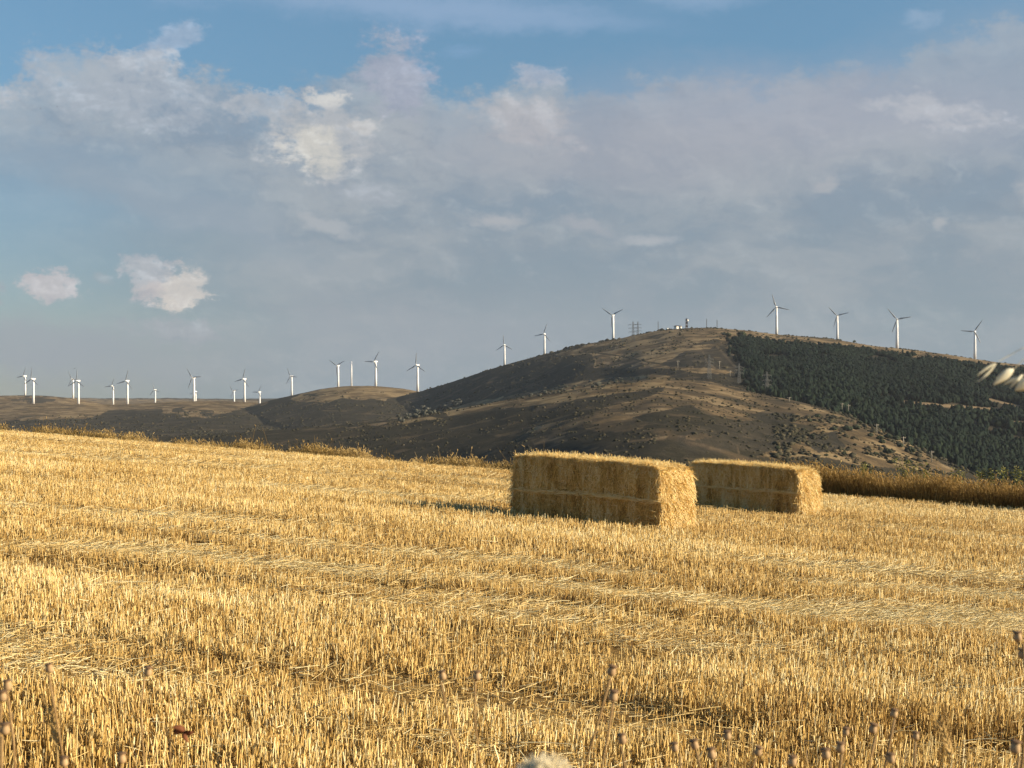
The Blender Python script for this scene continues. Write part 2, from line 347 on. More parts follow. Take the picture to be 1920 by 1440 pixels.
for y0, y1, dens, rk in ((4.6, 9, 420, 1.0), (9, 15, 520, 1.1), (15, 28, 200, 1.6), (28, 80, 55, 2.6)):
    x, y = scatter(y0, y1, dens * 3.2); f = flatness(x, y)
    keep = (RNG.random(len(x)) < .05 + .95 * f) & ~in_bale(x, y); x, y, f = x[keep], y[keep], f[keep]; n = len(x)
    an = RNG.normal(-.1, .75, n); ln = (.05 + .15 * RNG.random(n) ** 1.8) * (1 + .3 * (rk - 1))
    z = field_z(x, y) + .005 + RNG.random(n) * (.05 + .06 * RNG.random(n)) + (1 - f) * .04 * RNG.random(n)
    d = np.stack([np.cos(an), np.sin(an), RNG.normal(.04, .2, n)], 1)
    bd = np.stack([RNG.normal(0, .25, n) * ln, RNG.normal(0, .25, n) * ln, RNG.normal(-.05, .1, n) * ln], 1)
    parts.append(tubes(np.stack([x, y, z], 1), d, ln, (.0013 + .0010 * RNG.random(n)) * rk ** .8, np.clip(RNG.normal(.72, .17, n) + .14 * f, 0, 1), 2, bd))
v, q, tn = join(parts)
tag(npmesh('loose_straw', v, q, mat=M_stub, attrs={'tone': tn}), 'pale loose straw lying flat in streaks over the stubble', 'straw', kind='stuff')

# ------------------------------------------------------------------ straw bales
def make_bale(bx, by, a, l, w_, h, label, seed):
    # local frame: +x runs along the bale towards the far left end, +y across to the back, origin at near right corner
    ax = np.array([-math.cos(a), math.sin(a)]); ay = np.array([math.sin(a), math.cos(a)])
    cs = [(bx, by), (bx + ax[0] * l, by + ax[1] * l), (bx + ay[0] * w_, by + ay[1] * w_)]
    zs = [float(field_z(*c)) for c in cs]
    root = empty('straw_bale', (bx, by, zs[0]), label, 'straw bale', 'big square straw bales on the stubble')
    sxz = (zs[1] - zs[0]) / l; syz = (zs[2] - zs[0]) / w_
    def W(p):   # local to root space
        p = np.asarray(p); return np.stack([p[:, 0] * ax[0] + p[:, 1] * ay[0], p[:, 0] * ax[1] + p[:, 1] * ay[1], p[:, 2] + p[:, 0] * sxz + p[:, 1] * syz + .02], 1)
    def shape(p, sd=seed):
        """round the edges, bulge the faces, pinch the ridge"""
        x, y, z = p[:, 0] / l * 2 - 1, p[:, 1] / w_ * 2 - 1, p[:, 2] / h * 2 - 1
        pw = 7.0; half = np.array([l, w_, h]) / 2
        s = np.stack([x, y, z], 1) * half; r = .07
        inner = np.clip(s, -(half - r), half - r); d = s - inner; dl = np.linalg.norm(d, axis=1)[:, None]
        s = inner + d / np.maximum(dl, 1e-9) * np.minimum(dl, r)
        s[:, 0] += np.sign(x) * (np.abs(x) > .93) * (.06 * (1 - z * z) * (1 - y * y) + .10 * (fbm(y * 6 + 9, z * 5, sd + 3, 4) - .5))
        s[:, 1] += np.sign(y) * (np.abs(y) > .9) * (.03 * (1 - z * z) + .05 * (fbm(p[:, 0] * 9, z * 1.5, sd + 4, 4) - .5) - .035 * np.exp(-((z - .02) / .09) ** 2) * 0)
        s[:, 2] += (z > .9) * (.045 * (1 - x ** 4) * .9 + .07 * (fbm(p[:, 0] * 6, p[:, 1] * 6, sd + 5, 3) - .5)) - (z < -.9) * 0.02
        return s + half
    # body: subdivided shell
    V, Q, T = [], [], []; off = 0
    for fx in range(3):
        for side in (0, 1):
            dims = [l, w_, h]; o = [i for i in range(3) if i != fx]
            n0, n1 = int(dims[o[0]] / .022), int(dims[o[1]] / .022)
            A, B = np.meshgrid(np.linspace(0, dims[o[0]], n0), np.linspace(0, dims[o[1]], n1))
            p = np.zeros((A.size, 3)); p[:, o[0]] = A.ravel(); p[:, o[1]] = B.ravel(); p[:, fx] = side * dims[fx]
            V.append(W(shape(p))); Q.append(gridq(n1, n0) + off); off += A.size
            T.append(.50 + .5 * (fbm(p[:, 0] * 14 + p[:, 1] * 9, p[:, 2] * (2.2 if fx == 1 else 9), seed + 6, 4) - .5))
    body = [(np.concatenate(V), np.concatenate(Q) , np.clip(np.concatenate(T), 0, 1))]
    body[0] = (body[0][0], body[0][1], body[0][2])
    fl = lambda p: np.clip(.55 + 1.1 * (fbm(p[:, 0] * 7, p[:, 2] * .8 + p[:, 1], seed + 7, 3) - .5), 0, 1)   # flakes: bands across the length
    # long sides: pressed upright strands
    for side in (0, 1):
        n = 11000; p = np.stack([RNG.random(n) * l, np.full(n, side * w_), RNG.random(n) * h], 1); sp = shape(p)
        sg = 1 if side else -1; sp[:, 1] += sg * .004
        d = np.stack([RNG.normal(0, .35, n), np.full(n, sg * .05) + RNG.normal(0, .08, n), RNG.choice([-1, 1], n)], 1); lay = RNG.random(n) < .25
        d[lay] = np.stack([RNG.normal(0, 1, lay.sum()), sg * np.abs(RNG.normal(.05, .1, lay.sum())), RNG.normal(0, .4, lay.sum())], 1)
        ln = .03 + .10 * RNG.random(n); out = RNG.random(n) < .03; d[out, 1] += sg * .9; ln[out] *= .8
        ln = np.minimum(ln, np.where(d[:, 2] > 0, h - p[:, 2] + .03, p[:, 2] + .01) + .01)
        body.append((lambda r: (W(r[0]), r[1], r[2]))(tubes(sp, d, ln, .0014 + .0034 * RNG.random(n), np.clip(.66 + .8 * (fl(p) - .55) + 1.1 * (fbm(p[:, 0] * 30, p[:, 2] * 4, seed + 9, 3) - .5) + RNG.normal(0, .17, n), 0, 1), 1)))
    # ends: ruffled straw sticking out and drooping
    for side in (0, 1):
        n = 7500; p = np.stack([np.full(n, side * l), RNG.random(n) * w_, RNG.random(n) * h], 1); sp = shape(p); sg = 1 if side else -1
        d = np.stack([sg * np.abs(RNG.normal(.42, .3, n)), RNG.normal(.25, .5, n), RNG.normal(-.7, .6, n)], 1)
        ln = .06 + .13 * RNG.random(n); bd = np.stack([-sg * .2 * ln, np.zeros(n), -.35 * ln], 1)
        body.append((lambda r: (W(r[0]), r[1], r[2]))(tubes(sp, d, ln, .0020 + .0034 * RNG.random(n), np.clip(.74 + 1.1 * (fbm(p[:, 1] * 22 + p[:, 2] * 8, p[:, 2] * 14, seed + 8, 3) - .5) + RNG.normal(0, .17, n), 0, 1), 2, bd)))
    # top: short bristles and lying strands, fringe over the edge
    n = 9000; p = np.stack([RNG.random(n) * l, RNG.random(n) * w_, np.full(n, h)], 1); sp = shape(p)
    d = np.stack([RNG.normal(0, 1, n), RNG.normal(0, .7, n), np.abs(RNG.normal(.22, .3, n))], 1)
    body.append((lambda r: (W(r[0]), r[1], r[2]))(tubes(sp, d, .04 + .08 * RNG.random(n), .0016 + .002 * RNG.random(n), np.clip(RNG.normal(.78, .16, n), 0, 1), 1)))
    for xx, yy, dxx, dyy, cnt in ((None, 0, 0, -1, 2200), (0, None, -1, 0, 900), (None, w_, 0, 1, 900), (l, None, 1, 0, 700)):
        n = cnt; u = RNG.random(n); p = np.stack([u * l if xx is None else np.full(n, float(xx)), u * w_ if yy is None else np.full(n, float(yy)), np.full(n, h - .012)], 1); sp = shape(p)
        sp -= np.array([dxx, dyy, 0]) * .02; sp[:, 2] += .01
        d = np.stack([dxx + RNG.normal(0, .6, n), dyy + RNG.normal(0, .6, n), RNG.normal(.25, .5, n)], 1); ln = .03 + .05 * RNG.random(n)
        body.append((lambda r: (W(r[0]), r[1], r[2]))(tubes(sp, d, ln, .0015 + .002 * RNG.random(n), np.clip(RNG.normal(.75, .2, n), 0, 1), 2, np.stack([0 * ln, 0 * ln, -.5 * ln], 1))))
    # base: crumbled straw on the ground round the foot
    v, q, tn = join(body); npmesh('body', v, q, mat=M_bale, attrs={'tone': tn}, parent=root)
    # ridge of wrapped straw half way up the long sides
    rp = []
    for side in (0, 1):
        sg = 1 if side else -1; n = 1500; x0 = RNG.random(n) * l * .97 + .01
        zc = .485 * h + .012 * np.sin(x0 * 3 + seed) + RNG.normal(0, .011, n); p = np.stack([x0, np.full(n, side * w_), zc], 1); sp = shape(p); sp[:, 1] += sg * (.012 + .035 * RNG.random(n) * np.exp(-((zc / h - .49) / .02) ** 2))
        d = np.stack([RNG.choice([-1, 1], n) * 1.0, RNG.normal(0, .12, n), RNG.normal(0, .13, n)], 1)
        rp.append((lambda r: (W(r[0]), r[1], r[2]))(tubes(sp, d, .05 + .12 * RNG.random(n), .0020 + .0026 * RNG.random(n), np.clip(RNG.normal(.80, .18, n), 0, 1), 1)))
    v, q, tn = join(rp); npmesh('side_ridge', v, q, mat=M_bale, attrs={'tone': tn}, parent=root)
    return root
make_bale(*BALES[0], 'nearer straw bale with its long side in shade and its end in the sun', 5)
make_bale(*BALES[1], 'farther straw bale standing to the right behind the nearer one', 19)

# ------------------------------------------------------------------ hills
def uX(u): return (np.asarray(u, float) - 960) / F
def ridge(pts, yc, w0=60, front=.1, back=.2):
    a = np.array(pts, float); ut = np.arange(-1800, 4000, 2.0); vt = np.interp(ut, a[:, 0], a[:, 1]); g_ = np.exp(-(np.arange(-60, 61, 2.0) / (22 if yc == 'E' else 9)) ** 2 / 2)
    vt = np.convolve(np.pad(vt, 30, mode='edge'), g_ / g_.sum(), 'valid'); return dict(u=ut, v=vt, y=yc, w=w0, f=front, b=back)
RA = ridge([(-900, 750), (-200, 745), (0, 742), (50, 741), (90, 742), (130, 746), (170, 752), (215, 760), (300, 775), (500, 800)], 3900, 60, .05, .06)
RB = ridge([(-900, 765), (-200, 765), (0, 763), (60, 758), (140, 757), (210, 759), (290, 755), (370, 752), (430, 752), (480, 755), (560, 768), (650, 788), (900, 830)], 3200, 90, .035, .06)
RC = ridge([(380, 790), (430, 774), (480, 758), (520, 747), (560, 738), (600, 729), (640, 724), (680, 723), (720, 725), (760, 730), (800, 738), (860, 752), (1000, 790)], 2900, 80, .07, .08)
RD = ridge([(-300, 830), (450, 806), (600, 782), (700, 757), (740, 745), (790, 733), (840, 718), (880, 705), (920, 692), (960, 681), (1000, 670), (1040, 660), (1070, 651), (1100, 645), (1150, 638), (1200, 626),
            (1240, 620), (1290, 616), (1340, 615), (1400, 620), (1460, 628), (1530, 633), (1570, 637), (1630, 648), (1680, 653), (1740, 660), (1800, 669), (1860, 678), (1920, 684), (2200, 715), (2800, 780), (3600, 830)],
           None, 90, .13, .12)
RE = ridge([(-600, 840), (300, 820), (500, 808), (620, 800), (740, 787), (830, 772), (900, 760), (980, 745), (1060, 728), (1130, 717), (1240, 709), (1330, 717), (1400, 733), (1440, 742), (1500, 753), (1560, 770),
            (1600, 785), (1650, 805), (1700, 830), (1750, 855), (1800, 878), (1850, 902), (1920, 940), (2200, 1050), (3600, 1200)], 'E', 50, .062, .16)
def smooth_table(us, vs):
    ut = np.arange(-1800, 4000, 4.0); k_ = np.exp(-(np.arange(-400, 401, 4.0) / 130) ** 2 / 2); vt = np.convolve(np.pad(np.interp(ut, us, vs), 100, mode='edge'), k_ / k_.sum(), 'valid'); return ut, vt
T_D = smooth_table([400, 790, 1340, 1920, 2600], [2750, 2620, 2380, 2330, 2300]); T_E = smooth_table([1380, 1920], [1500, 960]); T_F = smooth_table([-900, 900, 1500, 2200], [-62, -70, -118, -130])
def yD(u): return np.interp(u, *T_D)
def yE(u): return np.interp(u, *T_E)
def crest_z(r, u):
    yc = yD(u) if r['y'] is None else yE(u) if r['y'] == 'E' else r['y']; return (720 - np.interp(u, r['u'], r['v'])) / F * yc, yc
def hill_z(u, y):
    u = np.asarray(u, float); y = np.asarray(y, float); x = uX(u) * y
    fl = np.interp(u, *T_F) * ss(60, 420, y) - 9 * (1 - ss(60, 420, y)) - 5
    acc = np.zeros_like(fl * y); k = .16; mx = fl.copy() * np.ones_like(y); hs = [mx]; cr = np.zeros_like(mx)
    for r in (RA, RB, RC, RD, RE):
        zc, yc = crest_z(r, u); d = yc - y; dd = np.sqrt(d * d + r['w'] ** 2) - r['w']
        hs.append(zc - dd * np.where(d > 0, r['f'], r['b'])); cr = np.maximum(cr, np.exp(-(d / 120) ** 2))
    H = np.stack(hs); mxx = H.max(0); z = mxx + np.log(np.exp((H - mxx) * k).sum(0)) / k - .0
    z = np.where(y > 250, np.minimum(z, mxx + 3 * (1 - cr)), mxx)
    am = (1 - .85 * cr) * ss(250, 700, y)
    z = z + am * (14 * (fbm(x / 210, y / 420, 101, 3) - .5) + 5 * (fbm(x / 55, y / 110, 105, 3) - .5)) + ss(400, 900, y) * 1.0 * (fbm(x / 14, y / 26, 109, 2) - .5)
    return z
ucol = np.concatenate([np.linspace(-1500, -120, 60), np.linspace(-110, 2030, 1250), np.linspace(2050, 3600, 70)])
yrow = np.concatenate([np.linspace(62, 400, 30), np.linspace(408, 1000, 90), np.linspace(1003, 2800, 560), np.linspace(2805, 3320, 110), np.linspace(3340, 7000, 90)])
UU, YY = np.meshgrid(ucol, yrow); ZZ = hill_z(UU, YY); XX = uX(UU) * YY; VV = 720 - ZZ / YY * F
def inpoly(u, v, poly):
    r = np.zeros(u.shape, bool); n = len(poly)
    for i in range(n):
        x1, y1 = poly[i]; x2, y2 = poly[(i + 1) % n]
        if y1 == y2: continue
        c_ = ((y1 > v) != (y2 > v)) & (u < (x2 - x1) * (v - y1) / (y2 - y1) + x1); r ^= c_
    return r
# land cover: (polygon in bearing/elevation, tan amount, warmth).  later ones win
FOREST = [(1372, 640), (1400, 634), (1430, 643), (1480, 646), (1560, 652), (1600, 655), (1650, 663), (1700, 668), (1740, 676), (1800, 682), (1860, 689), (1920, 696), (2400, 740), (2700, 1100), (1950, 960), (1920, 942), (1850, 903),
          (1800, 879), (1750, 856), (1700, 831), (1650, 806), (1600, 786), (1560, 771), (1500, 754), (1440, 743), (1425, 738), (1412, 715), (1405, 690), (1392, 665)]
TRACKS = [[(1692, 750), (1760, 757), (1880, 765), (1880, 771), (1760, 763), (1692, 754)], [(1850, 745), (1920, 762), (1920, 768), (1850, 750)], [(1885, 790), (1925, 788), (1925, 795), (1885, 794)],
          [(1780, 648), (1830, 676), (1800, 672)], [(1815, 787), (1835, 790), (1832, 800), (1818, 798)]]
COV = [ # tan, warm
    ([(1040, 665), (1100, 645), (1200, 625), (1290, 612), (1400, 618), (1480, 628), (1600, 640), (1920, 680), (1920, 700), (1800, 685), (1600, 655), (1400, 640), (1410, 700), (1320, 700), (1240, 690), (1110, 690), (1105, 665)], .74, .65),
    ([(1110, 668), (1200, 678), (1230, 690), (1180, 694), (1112, 688)], .40, .3),
    ([(1085, 656), (1160, 646), (1160, 658), (1105, 664)], .22, .7),
    ([(1268, 672), (1290, 658), (1315, 655), (1325, 690), (1262, 690), (1240, 680)], .06, .1), ([(1315, 655), (1360, 648), (1380, 670), (1395, 700), (1320, 690)], .06, .2), ([(1305, 640), (1350, 637), (1350, 643), (1305, 645)], .15, .4),
    ([(1210, 630), (1270, 622), (1240, 636)], .25, .4),
    ([(540, 752), (560, 738), (640, 722), (720, 722), (790, 733), (760, 742), (720, 752), (690, 750), (640, 748), (600, 757), (575, 755)], .82, .8), ([(566, 739), (600, 738), (606, 742), (570, 744)], .1, .4),
    ([(-900, 740), (0, 740), (170, 748), (480, 750), (500, 757), (440, 770), (380, 785), (340, 780), (300, 768), (200, 770), (160, 785), (60, 788), (-900, 810)], .76, .65),
    ([(325, 766), (345, 762), (350, 774), (330, 772)], .1, .3), ([(372, 770), (400, 772), (398, 782), (378, 780)], .1, .3), ([(20, 748), (60, 745), (110, 752), (60, 756)], .2, .3),
    ([(640, 803), (700, 795), (720, 792), (730, 797), (660, 804)], .6, .3), ([(738, 790), (800, 780), (830, 786), (770, 795), (745, 796)], .85, .9),
    ([(830, 772), (880, 757), (960, 742), (1060, 722), (1130, 712), (1230, 703), (1255, 707), (1250, 722), (1180, 735), (1120, 742), (1060, 752), (990, 760), (940, 765), (880, 775), (840, 782)], .74, .8),
    ([(1060, 726), (1120, 720), (1200, 712), (1225, 712), (1190, 718), (1100, 724)], .2, .3),
    ([(1250, 710), (1330, 716), (1400, 733), (1500, 753), (1600, 786), (1650, 806), (1600, 815), (1540, 800), (1470, 790), (1400, 790), (1330, 778), (1300, 760), (1250, 770), (1150, 790), (1080, 800), (1020, 820), (960, 828), (1000, 800), (1100, 775), (1210, 745), (1240, 730)], .57, .6),
    ([(1080, 800), (1150, 780), (1215, 790), (1200, 805), (1120, 812)], .62, .8), ([(990, 815), (1060, 800), (1060, 830), (1000, 835)], .42, .5),
    ([(1400, 782), (1440, 770), (1490, 775), (1495, 790), (1440, 795)], .08, .2), ([(1290, 806), (1340, 796), (1400, 790), (1480, 800), (1500, 830), (1470, 850), (1380, 846), (1310, 852), (1270, 830)], .10, .25),
    ([(1480, 840), (1540, 800), (1600, 812), (1650, 808), (1700, 832), (1750, 858), (1790, 880), (1760, 890), (1700, 880), (1600, 870), (1560, 860), (1420, 858), (1440, 848)], .72, .75),
    ([(1520, 815), (1570, 810), (1585, 835), (1540, 850), (1515, 835)], .08, .1), ([(1290, 815), (1330, 812), (1340, 822), (1295, 826)], .4, .5), ([(1220, 815), (1260, 818), (1250, 826), (1222, 824)], .35, .4)]
wu = UU + 26 * (fbm(XX / 60, YY / 150, 201, 4) - .5) + 10 * (fbm(XX / 14, YY / 34, 205, 3) - .5)
wv_ = VV + 9 * (fbm(XX / 45, YY / 110, 211, 4) - .5) + 4 * (fbm(XX / 12, YY / 30, 215, 3) - .5)
TAN = np.full(UU.shape, .05); WRM = np.full(UU.shape, .35)
WRM = np.where((VV > 770) & (YY < yE(UU) + 60), .6, WRM)
for poly, a, b_ in COV:
    k_ = inpoly(wu, wv_, poly); TAN[k_] = a; WRM[k_] = b_
st_ = fbm(XX / 22, YY / 26, 221, 4); st2 = fbm(XX / 70, YY / 60, 225, 3)
TAN = TAN + (st_ - .5) * np.where(TAN > .3, 1.35, .34) + (st2 - .5) * np.where(TAN > .3, .5, .15)
TAN = TAN + .45 * ss(.66, .74, fbm(XX / 30, YY / 22, 231, 3))
fk = inpoly(UU, VV, FOREST) & (YY > yE(UU) + 35); TAN = np.where(fk, .12, TAN)
for tr in TRACKS: TAN[inpoly(UU, wv_ * .3 + VV * .7, tr) & (YY > 1535)] = .95
def strip(u1, v1, u2, v2, wd, val):      # narrow tracks and firebreaks
    global TAN
    L2 = (u2 - u1) ** 2 + (v2 - v1) ** 2; t_ = np.clip(((UU - u1) * (u2 - u1) + (VV - v1) * (v2 - v1)) / L2, 0, 1)
    d_ = np.hypot(UU - u1 - t_ * (u2 - u1), VV - v1 - t_ * (v2 - v1)); TAN = np.where((d_ < wd) & (YY > 450), val, TAN)
for s_ in ((1105, 660, 1160, 667, 1.0, .05), (1160, 667, 1210, 678, 1.0, .05), (1210, 678, 1262, 686, 1.0, .05), (1318, 660, 1326, 680, 1.6, .6), (1326, 680, 1340, 690, 1.8, .7), (1345, 650, 1385, 695, 2.2, .55), (1262, 690, 1300, 688, 1.6, .6),
           (1382, 835, 1386, 850, 1.2, .6), (590, 800, 640, 795, 1.0, .6), (605, 770, 650, 771, .8, .6), (1020, 676, 1030, 676, 1, .5)): strip(*s_)
TAN = np.clip(TAN, 0, 1)
ma, t, b = newmat('hill_ground', .95, .05)
c = t.nodes.new('ShaderNodeTexCoord'); mp = t.nodes.new('ShaderNodeMapping'); mp.inputs['Scale'].default_value = (1, .6, 1); t.links.new(c.outputs['Object'], mp.inputs[0])
na = tnoise(t, .16, 8, .75, mp.outputs[0])
mm = t.nodes.new('ShaderNodeMath'); mm.operation = 'MULTIPLY_ADD'; t.links.new(na, mm.inputs[0]); mm.inputs[1].default_value = .75
m2 = t.nodes.new('ShaderNodeMath'); m2.operation = 'ADD'; t.links.new(attr(t, 'tan'), m2.inputs[0]); m2.inputs[1].default_value = -.37
t.links.new(m2.outputs[0], mm.inputs[2])
cool = ramp(t, mm.outputs[0], [(.0, (.032, .030, .023)), (.25, (.060, .052, .039)), (.5, (.070, .058, .042)), (.8, (.13, .10, .068)), (1, (.20, .155, .105))])
warm = ramp(t, mm.outputs[0], [(.0, (.031, .028, .016)), (.25, (.062, .050, .029)), (.5, (.085, .062, .034)), (.8, (.160, .112, .055)), (1, (.25, .185, .095))])
mx = t.nodes.new('ShaderNodeMix'); mx.data_type = 'RGBA'; t.links.new(attr(t, 'warm'), mx.inputs[0]); t.links.new(cool, mx.inputs[6]); t.links.new(warm, mx.inputs[7]); t.links.new(mx.outputs[2], b.inputs['Base Color'])
bp = t.nodes.new('ShaderNodeBump'); bp.inputs['Strength'].default_value = .7; bp.inputs['Distance'].default_value = 3
t.links.new(na, bp.inputs['Height']); t.links.new(bp.outputs[0], b.inputs['Normal'])
hills = npmesh('hills', np.stack([XX, YY, ZZ], -1), gridq(*UU.shape), mat=ma, attrs={'tan': TAN.ravel(), 'warm': WRM.ravel()}, smooth=True)
tag(hills, kind='structure')
YS = np.concatenate([np.arange(420, 3900, 3.0)])
def hit(u, v, ymin=450, ymax=4500):
    """where the line of sight at this bearing and height first meets the hills"""
    ys_ = YS[(YS > ymin) & (YS < ymax)]; z = hill_z(np.full(len(ys_), float(u)), ys_); vv = 720 - z / ys_ * F; k = np.where(vv <= v)[0]
    if len(k) == 0: i = int(np.argmin(vv))
    else: i = k[0]
    return float(uX(u) * ys_[i]), float(ys_[i]), float(z[i])

# ------------------------------------------------------------------ wood, scrub and single bushes
def ico():
    import bmesh
    b_ = bmesh.new(); bmesh.ops.create_icosphere(b_, subdivisions=2, radius=1); v_ = np.array([v.co[:] for v in b_.verts]); f_ = np.array([[x.index for x in f.verts] for f in b_.faces]); b_.free(); return v_, f_
IV, IF = ico()
def ico1():
    import bmesh
    b_ = bmesh.new(); bmesh.ops.create_icosphere(b_, subdivisions=1, radius=1); v_ = np.array([v.co[:] for v in b_.verts]); f_ = np.array([[x.index for x in f.verts] for f in b_.faces]); b_.free(); return v_, f_
JV, JF = ico1()
def blobs(c, rx, rz, tone, base=(IV, IF), jit=.35, cone=.0):
    bv, bf = base; n = len(c); k = 1 + RNG.normal(0, jit, (n, len(bv), 1)).clip(-.6, .8)
    v = bv[None] * k; zz = bv[None, :, 2:3]; v[:, :, :2] *= (1 - cone * (zz + .2)).clip(.12, 2)
    v = v * np.stack([rx, rx, rz], 1)[:, None] + c[:, None]
    return v.reshape(-1, 3), (bf[None] + (np.arange(n) * len(bv))[:, None, None]).reshape(-1, 3), np.repeat(tone, len(bv))
M_pine = rampmat('pine_needles', 'tone', [(0, (.003, .009, .006)), (.5, (.007, .015, .010)), (.85, (.013, .023, .012)), (1, (.024, .034, .016))], .9, .1)
M_scrub = rampmat('heath_scrub', 'tone', [(0, (.026, .026, .018)), (.5, (.048, .046, .030)), (1, (.085, .072, .045))], .95, .05)
n = 90000; y = np.sqrt(RNG.random(n) * (2420 ** 2 - 980 ** 2) + 980 ** 2); u = 1360 + RNG.random(n) * 900
x = uX(u) * y; z = hill_z(u, y); v = 720 - z / y * F; d = fbm(x / 40, y / 70, 301, 3)
k = inpoly(u + np.where(u < 1460, 13, 7) * RNG.normal(0, 1, n), v + 2.2 * RNG.normal(0, 1, n), FOREST) & (y > yE(u) + 35) & (RNG.random(n) < .36 + .5 * (d > .36))
for tr in TRACKS: k &= ~inpoly(u, v - 3.5, tr) & ~inpoly(u, v, tr) & ~inpoly(u, v - 7, tr)
k &= ~((fbm(x / 26, y / 45, 305, 2) > .72) & (y > 1500))
k &= RNG.random(n) < .55
x, y, z = x[k], y[k], z[k]; n = len(x); print('trees', n)
hgt = 3.4 + 1.3 * RNG.random(n) + 3.5 * (1 - ss(1540, 2100, y)) * RNG.random(n); wd = 1.9 + 1.2 * RNG.random(n)
tn = np.clip(.35 + .9 * (fbm(x / 60, y / 90, 311, 3) - .5) + RNG.normal(0, .10, n) + .22 * (1 - ss(1300, 1900, y)), 0, 1)
hgt = hgt * .75; wd = wd * (.8 + .9 * RNG.random(n) ** 2)
v, f, tt = blobs(np.stack([x, y, z + hgt * .75], 1), wd, hgt, tn, jit=.3, cone=.12)
tag(npmesh('pine_wood', v, tris=f, mat=M_pine, attrs={'tone': tt}), 'dark green pine wood covering the right flank of the big hill', 'pine wood', kind='stuff')
# low scrub on the open slopes, denser where the ground is dark and along the crests
n = 60000; y = 600 + 2100 * RNG.random(n) ** 1.0; u = -50 + 2020 * RNG.random(n); x = uX(u) * y; z = hill_z(u, y); v = 720 - z / y * F
d = fbm(x / 35, y / 50, 321, 4); zc, yc = crest_z(RD, u); nearcrest = (np.abs(y - yc) < 25) & (u > 1030)
k = (~inpoly(u, v, FOREST) | (y < yE(u) + 20)) & (d > .47) & (v < 900) & (y > 620); low_ = (u > 1450) & (v > 775) & (d > .5); k &= (RNG.random(n) < .35) | low_ | (nearcrest & (fbm(x / 30, y / 90, 331, 2) > .45))
nearcrest &= u < 1260; x, y, z, low_, nearcrest = x[k], y[k], z[k], low_[k], nearcrest[k]; n = len(x); print('scrub', n)
r = (.5 + .9 * RNG.random(n) ** 2.5) * (.8 + .5 * ss(900, 2000, y)) * (1 + .9 * low_ * RNG.random(n)) * (1 + 1.3 * nearcrest * RNG.random(n)); v, f, tt = blobs(np.stack([x, y, z + r * .2], 1), r * 1.4, r, np.clip(RNG.normal(.45, .22, n), 0, 1), (JV, JF), .3)
tag(npmesh('heath_scrub', v, tris=f, mat=M_scrub, attrs={'tone': tt}), 'low dark heath scrub dotted over the open hillsides', 'scrub', kind='stuff')
M_bush = rampmat('oak_leaves', 'tone', [(0, (.016, .024, .014)), (.5, (.036, .046, .026)), (1, (.075, .085, .05))], .9, .1)
M_greyb = rampmat('grey_oak_leaves', 'tone', [(0, (.03, .036, .03)), (.5, (.075, .078, .062)), (1, (.15, .145, .115))], .9, .1)
M_bark = noisemat('bark', (.06, .045, .03), (.12, .09, .06), 3, .9)
def proto_bush(name, mat, n=26, hw=1.0, seed=0):
    """unit bush: radius about 1, crown of many small leaf clumps on a short forked trunk"""
    g = np.random.default_rng(seed); root = empty(name, (0, 0, -500))
    d = g.normal(0, 1, (n, 3)); d /= np.linalg.norm(d, axis=1)[:, None]; rr = g.random(n) ** .4 * .72
    c_ = d * rr[:, None] * [1, 1, .62 * hw] + [0, 0, .72 * hw]
    v, f, tt = blobs(c_, .22 + .16 * g.random(n), .2 + .12 * g.random(n), np.clip(.25 + .5 * g.random(n), 0, 1), (IV, IF), .22)
    npmesh('crown', v, tris=f, mat=mat, attrs={'tone': tt}, parent=root)
    tb = MB(); tb.tube([(0, 0, -.15), (.02, 0, .25), (.05, 0, .6)], [.09, .07, .04], 6)
    for a in (0, 2.1, 4.2): tb.tube([(.02, 0, .25), (.3 * math.cos(a), .3 * math.sin(a), .55), (.45 * math.cos(a), .45 * math.sin(a), .8)], [.05, .035, .02], 5)
    tb.build('trunk', M_bark, root); return root
bush_px = {   # (u, v, width in px)
 'tree': [(1358, 629, 10, 'round dark tree on the brow, left of all the others there'), (1366, 632, 13, 'wide dark tree in the clump on the brow right of the summit'), (1391, 634, 20, 'broadest dark tree on the brow, right of the summit clump'),
          (1392, 624, 5, 'tiny lone tree on the skyline above the brow clump'), (1438, 636, 11, 'dark tree below the tallest hilltop turbine, left one of a pair'), (1451, 640, 9, 'dark tree just below the tallest hilltop turbine, right one of a pair'),
          (1469, 640, 8, 'small dark tree between the tallest turbine and the wood'), (1495, 643, 13, 'low wide tree on the grassy brow right of the tallest turbine'), (1516, 638, 6, 'small reddish dark bush on the grassy brow'),
          (1527, 649, 10, 'dark tree at the upper wood edge, left of the second hilltop turbine'), (1554, 652, 12, 'dark tree at the upper wood edge under the second hilltop turbine'), (1602, 642, 7, 'dark bush on the skyline right of the second hilltop turbine'),
          (1345, 617, 4, 'tiny bush on the summit beside the right mast'), (871, 708, 4, 'lone bush on the bare left slope skyline of the big hill')],
 'shrub': [(1532, 783, 13), (1518, 791, 12), (1563, 808, 15), (1590, 808, 22), (1605, 806, 18), (1612, 795, 13), (1523, 819, 11), (1632, 819, 13), (1650, 825, 18), (1664, 822, 18), (1680, 826, 19), (1654, 832, 14), (1603, 836, 9),
           (1626, 853, 12), (1641, 853, 13), (1664, 851, 19), (1688, 839, 14), (1706, 849, 21), (1672, 870, 16), (1705, 870, 14), (1582, 853, 13), (1549, 855, 10), (1560, 880, 12), (1458, 842, 11), (1600, 877, 12), (1735, 866, 10), (1575, 822, 8), (1508, 806, 8)]}
